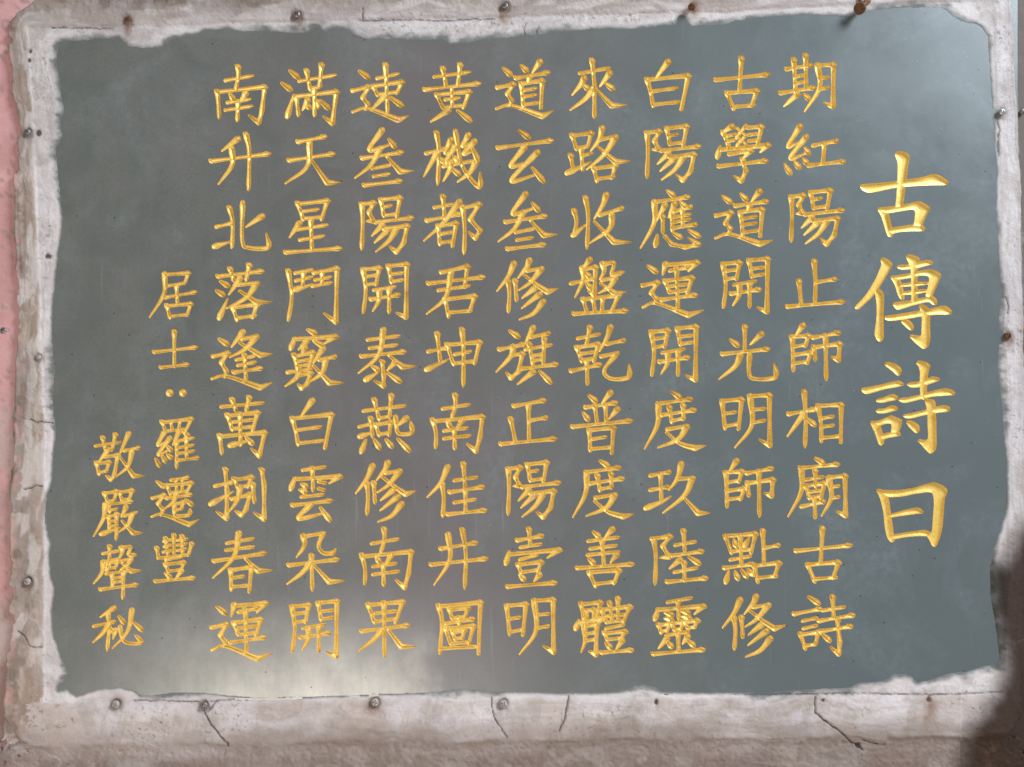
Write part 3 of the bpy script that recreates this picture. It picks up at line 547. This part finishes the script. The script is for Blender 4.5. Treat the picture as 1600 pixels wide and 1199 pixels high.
blot = fbm(X, Y, 46, 61, 5); blot2 = fbm(X, Y, 17, 71, 4); fine = fbm(X, Y, 5, 81, 3)
pits = fbm(X, Y, 7, 91, 2)

big = fbm(X, Y, 110, 131, 3); smear = fbm(along*.16, across, 13, 141, 4); hair = fbm(along*.05, across, 2.6, 151, 3)
hairx = fbm(X+(Y-1100)*.3, Y*.05, 3.0, 161, 3); film = fbm(X*.6+Y*.25, Y*1.1-X*.2, 9, 171, 4)
def ridged(v, p): return (1-np.abs(2*v-1))**p
drag = ridged(fbm(along*.05, across, 15, 301, 3), 14)*sstep(.42, .58, fbm(X, Y, 60, 303, 2))      # thin ridges the trowel leaves
drag2 = ridged(fbm(X*.5+Y*.3, Y*.8-X*.25, 26, 305, 3), 20)*sstep(.45, .6, fbm(X, Y, 90, 307, 2))
scr = ridged(fbm(X*.12+Y*.9, Y*.12-X*.9, 20, 309, 2), 40)*sstep(.5, .62, fbm(X, Y, 110, 311, 2))
# --- height over the slab face, in mm: a thin smear running out over the slab, then the flat trowelled band
lip = .9*(1-np.exp(-np.maximum(D-3, 0)/7.0))+.12*(D > 0)+np.minimum(D, 0)*.55
lip = lip+(blot2-.5)*.7*sstep(4, 14, D)+(fine-.5)*.35*sstep(3, 10, D)
band = np.where(X > 1500, .9, 2.1)*sstep(-.04, .12, q)                                     # the band stands proud of the lip
roll = sstep(.95, 1.28, q)
seamgap = np.exp(-(q/.014)**2)*1.0*(X < 1500)
h = lip+band-seamgap*(fbm(X, Y, 30, 101, 2) > .47)
ob = sstep(.02, .2, q)
rs = np.where(X > 1500, .35, 1.0)
h += (big-.5)*2.6*sstep(0, 30, D)*rs+(smear-.5)*1.2*ob*rs+(streak-.5)*.9*ob+(hair-.5)*.35*ob+(blot2-.5)*.4*ob
h += np.where(side == 3, (cross-.5)*.5*sstep(.05, .2, q)*(1-sstep(.8, 1, q))+(hairx-.5)*.3*ob*sstep(.50, .62, fbm(X, Y, 85, 57, 2)), 0)+(fbm(X, Y, 2.2, 59, 2)-.5)*.55*sstep(8, 20, D)
h += 1.6*np.exp(-((q-1.0)/.06)**2)*sstep(.35, .65, blot)           # ridge left by the trowel's edge
h -= roll*np.where(side == 3, 3.2, 8+3*(blot-.5))+np.where(side == 3, sstep(1.9, 2.5, q)*6, sstep(1.2, 1.7, q)*3)
rough_ = np.maximum(roll, np.where(side == 2, sstep(.25, .6, q)*.55, 0))
h += ((pits-.5)*2.2+(fine-.5)*1.6)*rough_
h += ((drag-.3)*.75*sstep(6, 16, D)+drag2*.6*sstep(4, 14, D))*rs-scr*.5*sstep(6, 14, D)+(fbm(X, Y, 9, 313, 4)-.5)*.8*sstep(3, 12, D)
pit = sstep(.70, .76, pits)*np.maximum(rough_*.8, .3*sstep(20, 40, D)*sstep(.5, .65, blot)); h -= .7*pit

# --- own colour of the mortar
lipc = np.array([.62, .56, .555]); bandc = np.array([.56, .485, .465]); tan = np.array([.375, .285, .235]); ridge = np.array([.27, .222, .198]); slatec = np.array([.150, .155, .150])
def mixc(c, t, col): return c*(1-t[:, None])+np.asarray(col)*t[:, None]
L_, R_, T_, B_ = [(side == k) for k in range(4)]
C = np.tile(lipc, (len(X), 1))
C = mixc(C, np.clip((film-.5)*4, 0, .5), [.50, .46, .455])
C = mixc(C, np.clip((blot2-.55)*4, 0, .5), [.68, .64, .64])
onband = sstep(.0, .09, q)
C = mixc(C, onband*np.where(L_, .95, np.where(T_, .7, np.where(R_, .4, .75))), np.where(L_[:, None], tan, np.where(T_[:, None], np.array([.44, .375, .365]), np.where(R_[:, None], np.array([.60, .565, .60]), bandc))))
C = mixc(C, onband*np.clip((smear-.5)*5, 0, .6)*np.where(R_, .5, np.where(B_, .6, 1)), np.where(L_[:, None], [.52, .425, .375], [.65, .595, .60]))
C = mixc(C, onband*np.clip((.47-smear)*5, 0, .6)*np.where(R_, .35, 1), np.where(L_[:, None], [.29, .215, .165], [.44, .36, .325]))
C = mixc(C, onband*np.clip((hair-.54)*4, 0, .25)*np.where(B_, .5, 1), np.where(L_[:, None], [.27, .205, .165], [.40, .34, .315]))
cl2 = sstep(.50, .62, fbm(X, Y, 85, 57, 2))
C = mixc(C, np.where(B_, onband*np.clip((cross-.5)*4, 0, .5)*cl2, 0), [.68, .625, .635])
C = mixc(C, np.where(B_, onband*np.clip((.48-hairx)*4, 0, .4)*cl2, 0), [.45, .365, .325])
stain = fbm(X, Y*1.6, 70, 193, 5)
C = mixc(C, np.where(B_, onband*np.clip((stain-.50)*5, 0, .6), 0), [.49, .40, .36])
C = mixc(C, np.where(B_, onband*np.clip((.46-stain)*5, 0, .6), 0), [.66, .605, .62])
C = mixc(C, np.where(B_, sstep(.55, .95, q)*np.clip((smear-.44)*5, 0, .55), 0), [.40, .335, .305])
C = mixc(C, np.where(B_, onband*np.clip((blot-.52)*5, 0, .5), 0), [.48, .42, .40])
C = mixc(C, np.where(T_, sstep(.25, .6, q)*.75, 0), [.36, .305, .295])
C = mixc(C, np.where(T_, sstep(.25, .6, q)*np.clip((blot2-.5)*5, 0, .6), 0), [.30, .25, .225])
C = mixc(C, sstep(.90, 1.10, q)*np.clip(.55+1.2*(blot-.5), 0, .95), ridge)
C = mixc(C, sstep(1.0, 1.2, q)*np.clip((smear-.47)*5, 0, .75), [.46, .41, .40])
C = mixc(C, np.where(B_, sstep(1.2, 1.55, q)*np.clip(.5+2.5*(blot-.45), 0, .9), 0), [.17, .13, .115])
C = mixc(C, np.where(L_, sstep(700, 1120, Y)*.35*sstep(.6, 1.1, q), 0), [.22, .17, .145])
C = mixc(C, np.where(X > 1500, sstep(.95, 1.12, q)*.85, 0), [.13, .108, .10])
# the smear thins out until the slab shows through
loose = np.clip(sstep(.42, .60, fbm(X, Y, 120, 173, 2))+.25*T_, 0, 1)
for (cx, cy, ax, ay) in [(1556,660,10,40),(1546,870,16,34),(1450,1056,70,12),(1010,1074,36,9),(600,52,120,12),(1120,32,90,9),(95,1060,16,24),(280,62,40,9)]:
    loose = np.maximum(loose, np.exp(-((X-cx)/ax)**2-((Y-cy)/ay)**2))
op = sstep(0, 5.5+9*loose, D+(film-.5)*(3+15*loose)+(fine-.5)*(1+1.5*loose))
C = mixc(C, 1-op, slatec*1.15)
C = mixc(C, drag*.18*sstep(6, 16, D), [.70, .65, .64])
C = mixc(C, drag2*.35*sstep(4, 14, D), [.68, .63, .62])
C = mixc(C, scr*.45*sstep(6, 14, D), [.30, .25, .225])
C = mixc(C, ridged(fbm(along*.08, across, 10, 315, 2), 24)*sstep(.5, .62, fbm(X, Y, 80, 317, 2))*.22*sstep(6, 16, D), [.22, .175, .15])
# grit, dark specks
clus = sstep(.52, .66, fbm(X, Y, 75, 113, 3))
sp = sstep(.74, .80, fbm(X, Y, 3.4, 111, 2))*clus
C = mixc(C, sp*.6*sstep(6, 16, D), [.12, .10, .09])
C = mixc(C, pit*.4, [.18, .15, .13])
C *= (1+.08*(fine-.5)+.34*(blot-.5)+.22*(big-.5))[:, None]*.965
C = mixc(C, np.where(T_, sstep(-.1, .2, q)*.35, 0), [.34, .29, .275])
C = mixc(C, np.where(T_ | L_, np.clip((fbm(X, Y, 55, 191, 4)-.54)*5, 0, .5)*sstep(.05, .3, q), 0), [.26, .215, .185])
gr = fbm(X, Y, 130, 195, 4); dirt = fbm(X, Y, 28, 197, 4)
C = mixc(C, np.clip(sstep(.35, 1.05, q)*(gr*1.35-.12)*(.4+1.2*dirt), 0, .75)*np.where(R_, .4, 1), [.22, .165, .135])
C = mixc(C, np.where(L_ | T_, onband*np.clip((fbm(along*.3, across, 18, 199, 4)-.53)*7, 0, .6), 0), [.60, .545, .525])
C = mixc(C, np.where(L_ | T_, sstep(.2, .8, q)*np.clip((fbm(X, Y, 24, 203, 4)-.55)*8, 0, .65), 0), [.185, .135, .105])
C = mixc(C, np.clip((dirt-.58)*5, 0, .45)*sstep(6, 16, D), [.36, .31, .285])
# broken pink paint on the outer left
pk = np.where(L_, sstep(.62, 1.0, q)*np.clip((blot2-.46)*6, 0, .75), 0); C = mixc(C, pk, [.50, .285, .265])
pk = np.where(B_, sstep(1.05, 1.3, q)*np.clip((blot-.58)*6, 0, .2), 0); C = mixc(C, pk, [.30, .20, .185])
C *= np.where(T_ | B_, .92, np.where(R_, .93, .97))[:, None]
C = mixc(C, np.where(T_, sstep(.0, .3, q)*np.clip((fbm(X*.5, Y, 40, 198, 4)-.48)*5, 0, .5), 0), [.33, .265, .235])
# dark brown shade painted into the mortar colour at the lower right corner
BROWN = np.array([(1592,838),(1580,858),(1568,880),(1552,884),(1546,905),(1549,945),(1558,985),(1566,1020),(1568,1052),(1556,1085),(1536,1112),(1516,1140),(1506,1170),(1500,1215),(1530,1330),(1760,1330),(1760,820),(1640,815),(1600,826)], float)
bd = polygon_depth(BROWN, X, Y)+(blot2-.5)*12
corner_shade = sstep(-30, 22, bd)*sstep(1440, 1480, X)
C = mixc(C, corner_shade*.97, np.array([.036, .019, .012]))
C = mixc(C, corner_shade*.55*sstep(.48, .62, blot2)*sstep(1.0, 1.4, q), [.085, .04, .024])
C = mixc(C, corner_shade*.7*sstep(1056, 1030, Y)*sstep(1580, 1564, X), [.014, .014, .009])

# --- cracks
CRACKS = [[(320,1110),(326,1124),(331,1132),(338,1141),(345,1150),(352,1156),(358,1160),(357,1165)], [(338,1094),(333,1104),(328,1109)],
 [(768,1090),(768,1104),(770,1113),(777,1126),(785,1140),(792,1151)], [(888,1089),(886,1102),(883,1114),(880,1127),(876,1136),(873,1143)],
 [(1273,1088),(1271,1100),(1273,1112),(1286,1124),(1298,1133),(1311,1141),(1321,1151),(1330,1160),(1340,1165),(1348,1172)],
 [(1346,1155),(1354,1159),(1365,1162),(1384,1164)], [(28,986),(38,993),(43,1001),(47,1008),(56,1012),(66,1010)], [(39,765),(48,762),(54,759),(68,760)],
 [(50,656),(60,660),(72,659),(82,661)], [(567,14),(567,24),(568,33)], [(560,33),(640,32),(700,33),(770,30)], [(82,44),(120,45),(178,45)],
 [(1558,186),(1560,205),(1558,225),(1561,243)], [(210,1094),(260,1095),(312,1096)], [(330,1095),(365,1093),(400,1093),(470,1091)], [(1180,1085),(1260,1084),(1330,1083),(1450,1085),(1500,1084),(1566,1081)],
 [(1571,465),(1574,478),(1573,490)], [(1585,1003),(1594,998),(1602,994)], [(820,55),(818,45),(822,36)], [(840,52),(842,42)], [(5,447),(12,459)]]
for k, P in enumerate(CRACKS):
    P = np.array(P, float); rng = random.Random(k)
    m = (X > P[:, 0].min()-8) & (X < P[:, 0].max()+8) & (Y > P[:, 1].min()-8) & (Y < P[:, 1].max()+8)
    d = seg_dist(X[m]+(blot2[m]-.5)*5, Y[m]+(fine[m]-.5)*3, P)
    wv = (1.25 if k in (0, 3, 4) else .85)*(.55+.9*fbm(X[m], Y[m], 9, 401, 2))
    f = np.exp(-(d/wv)**2); h[m] -= 2.6*f
    C[m] = mixc(C[m], np.exp(-(d/(wv*4))**2)*.28*blot2[m], [.25, .19, .16]); C[m] = mixc(C[m], f*.92, [.04, .03, .03])
# chipped fixing holes and rust weeping from the fixings
for (cx, cy, rr, dp) in [(1025,1097,4.5,4), (1285,1094,4,2.5), (1450,1092,5.5,5), (1064,32,7,3), (61,208,6,3), (1341,1166,5.5,3), (75,401,4.5,3), (48,81,4,3), (47,95,3,2), (1340,4,6,2)]:
    m = np.hypot(X-cx, Y-cy) < 26
    d = np.hypot((X[m]-cx)*(.8 if cx in (62, 75) else 1.3), Y[m]-cy)+(fine[m]-.5)*4
    f = 1-sstep(rr*.6, rr*1.2, d); h[m] -= dp*f; C[m] = mixc(C[m], f*.9, [.05, .035, .03])
for (cx, cy, rr, ln) in [(201,35,9,30), (465,28,10,22), (1085,10,10,20), (1345,8,10,16), (1573,532,10,16), (183,1098,12,6), (587,1098,13,18), (45,915,11,14), (788,16,10,26), (1450,1100,10,28)]:
    m = (np.abs(X-cx) < 40) & (np.abs(Y-cy) < 60)
    u = (X[m]-cx+(blot2[m]-.5)*16)/rr; v = (Y[m]-cy+(fine[m]-.5)*8); v = np.where(v > 0, v/ln, v/rr)
    f = np.exp(-(u*u+v*v)*1.4)*(.4+.9*blot2[m]); C[m] = mixc(C[m], np.clip(f, 0, .8), [.20, .105, .06])

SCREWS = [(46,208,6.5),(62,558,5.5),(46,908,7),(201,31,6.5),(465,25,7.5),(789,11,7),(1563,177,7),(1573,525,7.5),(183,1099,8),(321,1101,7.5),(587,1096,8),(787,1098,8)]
for (cx, cy, rr) in SCREWS:  # dark ring of dirt with shade painted in, shifted to the lower left
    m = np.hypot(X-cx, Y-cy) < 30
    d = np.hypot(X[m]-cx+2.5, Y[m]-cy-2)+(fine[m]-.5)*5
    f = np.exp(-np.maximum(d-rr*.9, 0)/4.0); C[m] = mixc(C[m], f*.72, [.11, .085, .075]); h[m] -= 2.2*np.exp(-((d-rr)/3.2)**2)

# --- sheet of mortar: only where it stands above slab and wall
lx = np.where(X < 300, np.interp(Y, [-130, 0, 36, 75, 125, 162, 200, 250, 325, 410, 450, 600, 700, 800, 900, 960, 1020, 1100, 1160, 1330], [62, 60, 14, 12, 19, 25, 31, 29, 22, 26, 31, 22, 19, 16, 15, 20, 12, 6, 0, -40]), -999)
lx = lx+(fbm(X, Y, 22, 121, 4)-.5)*22
inside_wall = X < lx
h = np.where((D > 5) & (q < .95), np.maximum(h, .35), h)
h = np.where(inside_wall, np.minimum(h, -9.5), h)
vx, vz = plane(X, Y)
idx = np.full(GX.shape, -1); idx[keep] = np.arange(len(X))
a, b, c, d = idx[:-1, :-1], idx[:-1, 1:], idx[1:, 1:], idx[1:, :-1]
ok = (a >= 0) & (b >= 0) & (c >= 0) & (d >= 0)
F = np.stack([a[ok], d[ok], c[ok], b[ok]], 1)
Dm = D[F].max(1); Wm = inside_wall[F].all(1)
F = F[(Dm > -5) & ~Wm]
used = np.unique(F); remap = np.full(len(X), -1); remap[used] = np.arange(len(used))
O = np.array([0, -.004, float(plane(800, 1190)[1])])
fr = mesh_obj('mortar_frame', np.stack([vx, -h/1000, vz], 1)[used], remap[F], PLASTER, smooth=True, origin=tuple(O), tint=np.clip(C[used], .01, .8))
tag(fr, 'rough pale mortar frame around the dark stone plaque, cracked along its lower band', 'frame')

# --- painted wall behind
wx = np.arange(-420, 2021, 5.); wy = np.arange(-360, 1561, 5.)
WX, WY = np.meshgrid(wx, wy); A, B = WX.ravel(), WY.ravel()
wx0, wz0 = plane(A, B)
hw = -5.5+(fbm(A, B, 26, 201, 4)-.5)*2.6+(fbm(A, B, 9, 211, 3)-.5)*1.0
pc = np.tile(np.array([.60, .315, .315]), (len(A), 1))
pb = fbm(A, B, 40, 221, 5); pf = fbm(A, B, 8, 231, 3)
pc = mixc(pc, np.clip((pb-.5)*4, 0, .6), [.64, .375, .37]); pc = mixc(pc, np.clip((.46-pb)*5, 0, .6), [.46, .25, .235])
pc = mixc(pc, sstep(.66, .72, pf)*.7, [.30, .21, .19])
grime = sstep(900, 1130, B)*.8+sstep(40, -30, B)*.1
pc = mixc(pc, np.clip(grime*(.6+.8*pb), 0, .9), [.17, .105, .085])
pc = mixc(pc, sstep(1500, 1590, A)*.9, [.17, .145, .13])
pc = mixc(pc, np.clip(sstep(350, 1000, B)*(pb*1.5-.35), 0, .6), [.30, .215, .19])
pc = mixc(pc, sstep(1100, 1190, B)*.7, [.16, .11, .095])
pc = mixc(pc, np.clip((fbm(A, B, 60, 241, 5)-.58)*8, 0, .6)*sstep(300, 800, B), [.44, .36, .33])
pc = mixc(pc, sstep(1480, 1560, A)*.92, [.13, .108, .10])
pc = mixc(pc, sstep(820, 860, B)*sstep(1490, 1560, A)*.95, [.035, .02, .014])  # same dark brown shade painted into the wall colour
Wn = len(wx); Hn = len(wy); I = np.arange(Wn*Hn).reshape(Hn, Wn)
WF = np.stack([I[:-1, :-1].ravel(), I[1:, :-1].ravel(), I[1:, 1:].ravel(), I[:-1, 1:].ravel()], 1)
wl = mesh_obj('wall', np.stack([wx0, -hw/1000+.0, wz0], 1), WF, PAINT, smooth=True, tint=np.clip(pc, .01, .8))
wl['kind'] = 'structure'

# ---------------------------------------------------------------- the plaque: slab with the characters cut into it
PX0, PX1, PY0, PY1 = 58, 1590, 0, 1104
base = plane(800, PY1)
plaque = bpy.data.objects.new('stone_plaque', None); COL.objects.link(plaque); plaque.location = (float(base[0]), 0, float(base[1]))
plaque.empty_display_size = .1
tag(plaque, 'dark green-grey stone plaque carved with columns of gold Chinese characters, set in the wall', 'plaque')
PO = (float(base[0]), 0, float(base[1]))

def depth_of(phi, big):
    d = np.maximum(phi, 0)
    if big: return 2.6*np.minimum(d, 1.1)+.30*np.clip(d-1.1, 0, 3.0)+.12*np.clip(d-4.1, 0, 9)
    return 2.8*np.minimum(d, 1.0)+.75*np.clip(d-1.0, 0, 2.4)+.22*np.clip(d-3.4, 0, 9)

sv, sf = [], []                                   # slab face
def slab_rect(x0, y0, x1, y1):
    n = len(sv); sv.extend([(x0, y0), (x0, y1), (x1, y1), (x1, y0)]); sf.append((n, n+1, n+2, n+3))

boxes = []
hgrid = .5
for num, (ch, st, r) in enumerate(all_characters()):
    xs, ys, phi = carve(st, r, hgrid)
    rng = np.random.RandomState(num)
    GXc, GYc = np.meshgrid(xs, ys)
    phi = phi+(fbm(GXc, GYc, 2.6, 300+num % 40, 2)-.5)*(.40 if r < 4 else .6)      # chisel wander
    phi[0, :] = phi[-1, :] = -1; phi[:, 0] = phi[:, -1] = -1
    ny, nx = phi.shape
    boxes.append((xs[0], ys[0], xs[-1], ys[-1]))
    inn = phi > 0
    cnt = inn[:-1, :-1].astype(int)+inn[:-1, 1:]+inn[1:, 1:]+inn[1:, :-1]
    # groove mesh
    gid = {}; gv = []; gf = []
    def node(i, j):
        k = (i, j)
        if k not in gid: gid[k] = len(gv); gv.append((xs[j], ys[i], phi[i, j]))
        return gid[k]
    full = np.argwhere(cnt == 4)
    for i, j in full: gf.append((node(i, j), node(i+1, j), node(i+1, j+1), node(i, j+1)))
    eid = {}; sid = {}
    def cross(a, b):
        k = (a, b) if a < b else (b, a)
        if k not in eid:
            (i0, j0), (i1, j1) = k; p0, p1 = phi[i0, j0], phi[i1, j1]; t = p0/(p0-p1)
            pt = (xs[j0]+(xs[j1]-xs[j0])*t, ys[i0]+(ys[i1]-ys[i0])*t)
            eid[k] = len(gv); gv.append((*pt, 0.0)); sid[k] = len(sv); sv.append(pt)
        return k
    snode = {}
    def sn(n):
        if n not in snode: snode[n] = len(sv); sv.append((xs[n[1]], ys[n[0]]))
        return snode[n]
    for i, j in np.argwhere((cnt > 0) & (cnt < 4)):
        ring = [(i, j), (i+1, j), (i+1, j+1), (i, j+1)]
        pin, pout = [], []
        for k in range(4):
            n, m = ring[k], ring[(k+1) % 4]
            if inn[n]: pin.append(node(*n))
            else: pout.append(sn(n))
            if inn[n] != inn[m]:
                e = cross(n, m); pin.append(eid[e]); pout.append(sid[e])
        if len(pin) > 2: gf.append(tuple(pin))
        if len(pout) > 2: sf.append(tuple(pout))
    # the untouched face around it, merged into strips
    emp = cnt == 0; open_ = {}
    for i in range(ny-1):
        row = emp[i]; e = np.flatnonzero(np.diff(np.r_[0, row.astype(int), 0])); runs = set(zip(e[::2], e[1::2]))
        for rn in list(open_):
            if rn not in runs: slab_rect(xs[rn[0]], ys[open_.pop(rn)], xs[rn[1]], ys[i])
        for rn in runs: open_.setdefault(rn, i)
    for rn, i0 in open_.items(): slab_rect(xs[rn[0]], ys[i0], xs[rn[1]], ys[ny-1])
    gv = np.array(gv); px, pz = plane(gv[:, 0], gv[:, 1])
    big = r > 4
    o = mesh_obj('carved_colon' if ch == '：' else 'carved_character', np.stack([px, depth_of(gv[:, 2], big)/1000, pz], 1), gf, GOLD, parent=plaque, origin=PO)
    if big: o['label'] = 'large bold gold title character ' + ch

# rest of the face
ux = sorted({PX0, PX1} | {b[0] for b in boxes} | {b[2] for b in boxes}); uy = sorted({PY0, PY1} | {b[1] for b in boxes} | {b[3] for b in boxes})
occ = np.zeros((len(uy)-1, len(ux)-1), bool)
for b in boxes:
    occ[uy.index(b[1]):uy.index(b[3]), ux.index(b[0]):ux.index(b[2])] = True
for i in range(len(uy)-1):
    e = np.flatnonzero(np.diff(np.r_[0, (~occ[i]).astype(int), 0]))
    for a, b in zip(e[::2], e[1::2]): slab_rect(ux[a], uy[i], ux[b], uy[i+1])
P2 = np.array(sv); px, pz = plane(P2[:, 0], P2[:, 1])
V = np.stack([px, np.zeros(len(px)), pz], 1)
# edges and back of the slab
n0 = len(V); cx, cz = plane(np.array([PX0, PX1, PX1, PX0]), np.array([PY0, PY0, PY1, PY1]))
V = np.vstack([V, np.stack([cx, np.zeros(4), cz], 1), np.stack([cx, np.full(4, .022), cz], 1)])
for k in range(4): sf.append((n0+k, n0+(k+1) % 4, n0+4+(k+1) % 4, n0+4+k))
sf.append((n0+4, n0+5, n0+6, n0+7))
slab = mesh_obj('slab', V, sf, SLATE, parent=plaque, origin=PO)

# ---------------------------------------------------------------- fixings
def lathe(prof, seg=20):
    v, f = [], []
    for r, z in prof:
        for k in range(seg):
            t = 2*math.pi*k/seg; v.append((r*math.cos(t), z, r*math.sin(t)))
    for i in range(len(prof)-1):
        for k in range(seg): f.append((i*seg+k, i*seg+(k+1) % seg, (i+1)*seg+(k+1) % seg, (i+1)*seg+k))
    f.append(tuple(range(seg))); f.append(tuple(range((len(prof)-1)*seg, len(prof)*seg))[::-1])
    return v, f

def screw(px, py, r, proud, mat, label, tilt=(0, 0), rot=.5):
    """round-headed screw, its head standing proud of the mortar, a cross recess cut in the head"""
    x, z = plane(px, py); r = r*.74/1000; proud -= 3.6
    t = bpy.data.objects.new('screw', None); COL.objects.link(t); t.location = (float(x), -proud/1000, float(z))
    t.rotation_euler = (tilt[0], rot, tilt[1]); t.empty_display_size = .01
    tag(t, label, 'screw', 'screws in the mortar frame')
    # head: dome, with a washer-like rim; recess as a sunk cross of the dome's own surface
    seg, rings = 36, 12; v, f = [], []
    for i in range(rings+1):
        u = i/rings
        for k in range(seg):
            a = 2*math.pi*k/seg; rr = r*u; X_, Z_ = rr*math.cos(a), rr*math.sin(a)
            y = -r*.62*math.sqrt(max(0, 1-u*u*.92))
            if (abs(X_) < r*.15 and abs(Z_) < r*.62) or (abs(Z_) < r*.15 and abs(X_) < r*.62): y += r*.34
            v.append((X_, y, Z_))
    for i in range(rings):
        for k in range(seg): f.append((i*seg+k, i*seg+(k+1) % seg, (i+1)*seg+(k+1) % seg, (i+1)*seg+k))
    n = len(v)
    for k in range(seg):
        a = 2*math.pi*k/seg; v.append((r*.96*math.cos(a), r*.15, r*.96*math.sin(a)))
    for k in range(seg): f.append((rings*seg+k, rings*seg+(k+1) % seg, n+(k+1) % seg, n+k))
    mesh_obj('head', v, f, mat, parent=t, smooth=False)
    lv, lf = lathe([(r*.45, r*.1), (r*.45, .010), (r*.38, .022), (.0004, .026)], 16)
    mesh_obj('shank', lv, lf, mat, parent=t, smooth=True)
    return t

screw(46, 208, 6.5, 8, STEEL, 'dark round-headed screw in the left mortar band beside a dark hollow near its top', rot=.3)
screw(62, 558, 5.5, 6, LIMED, 'plaster-splashed pale screw head halfway down the left mortar lip', rot=.9)
screw(46, 908, 7, 8, LIMED, 'limy grey screw head low on the left mortar band above a hairline crack', rot=.1)
screw(201, 31, 6.5, 5, RUST, 'rust-brown screw in the top band above the blob of white plaster at upper left', rot=.5)
screw(465, 25, 7.5, 7, STEEL, 'dull screw with a brown weep below it on the top mortar band', rot=.7)
screw(789, 11, 7, 7, STEEL, 'dull screw at the top edge above the middle of the plaque', rot=.2)
screw(1563, 177, 7, 8, BRIGHT, 'shiny bright screw in the right mortar strip', rot=.4)
screw(1573, 525, 7.5, 6, RUST, 'reddish rusty screw in the right mortar strip beside the title', rot=.6)
screw(1599, 174, 6, 2, STEEL, 'grey screw cut by the right edge of the photo, outside the mortar strip', rot=.4)
screw(183, 1099, 8, 7, LIMED, 'limy screw at the left end of the lower mortar band', rot=.35)
screw(321, 1101, 7.5, 8, STEEL, 'dull grey screw above the long crack at the left of the lower mortar band', rot=.8)
screw(587, 1096, 8, 7, LIMED, 'dull screw with rust around it in the lower mortar band left of centre', rot=.15)
screw(787, 1098, 8, 8, LIMED, 'pale ringed screw beside a curved crack in the middle of the lower mortar band', rot=.5)
screw(2, 516, 7, -2, STEEL, 'dark screw at the left edge of the photo in the pink wall', rot=.5)

def bolt(p0, p1, r, y0, y1, label):
    """rusted nail stub: square-ish tapering iron sticking out of the mortar, with a ragged bent head"""
    (x0, z0), (x1, z1) = [tuple(map(float, plane(*p))) for p in (p0, p1)]
    t = bpy.data.objects.new('iron_nail', None); COL.objects.link(t); t.location = (x0, -y0/1000, z0); t.empty_display_size = .01
    tag(t, label, 'nail', 'rusty nails over the top edge')
    ax = Vector((x1-x0, -(y1-y0)/1000, z1-z0)); L = ax.length
    rng = random.Random(int(p0[0])); prof = []
    for i in range(13):
        u = i/12; prof.append((r/1000*(.9+.25*math.sin(u*9+rng.random())*.4+(.35 if u > .82 else 0))*(1 if u < .98 else .6), u*L))
    v, f = lathe(prof, 10)
    v = [(a*(1+.12*rng.uniform(-1, 1)), b, c*(1+.12*rng.uniform(-1, 1))) for a, b, c in v]
    q = Vector((0, 1, 0)).rotation_difference(ax)
    o = mesh_obj('shaft', [tuple(q @ Vector(p)) for p in v], f, RUST, parent=t, smooth=False)
    hv, hf = lathe([(r/1000*1.0, -.0015), (r/1000*1.75, -.001), (r/1000*1.8, .0016), (r/1000*1.1, .003)], 12)
    hv = [tuple((q @ (Vector(p)*(1+.10*rng.uniform(-1, 1))))+ax) for p in hv]
    mesh_obj('head', hv, hf, RUST, parent=t, smooth=False)
bolt((1087, 2), (1079, 16), 3.2, -4, 10, 'rusty nail stub over a dark hollow at the top edge of the plaque')
bolt((1358, 0), (1336, 22), 5.0, -2, 17, 'thick rusty nail hanging down over the top edge above the title')
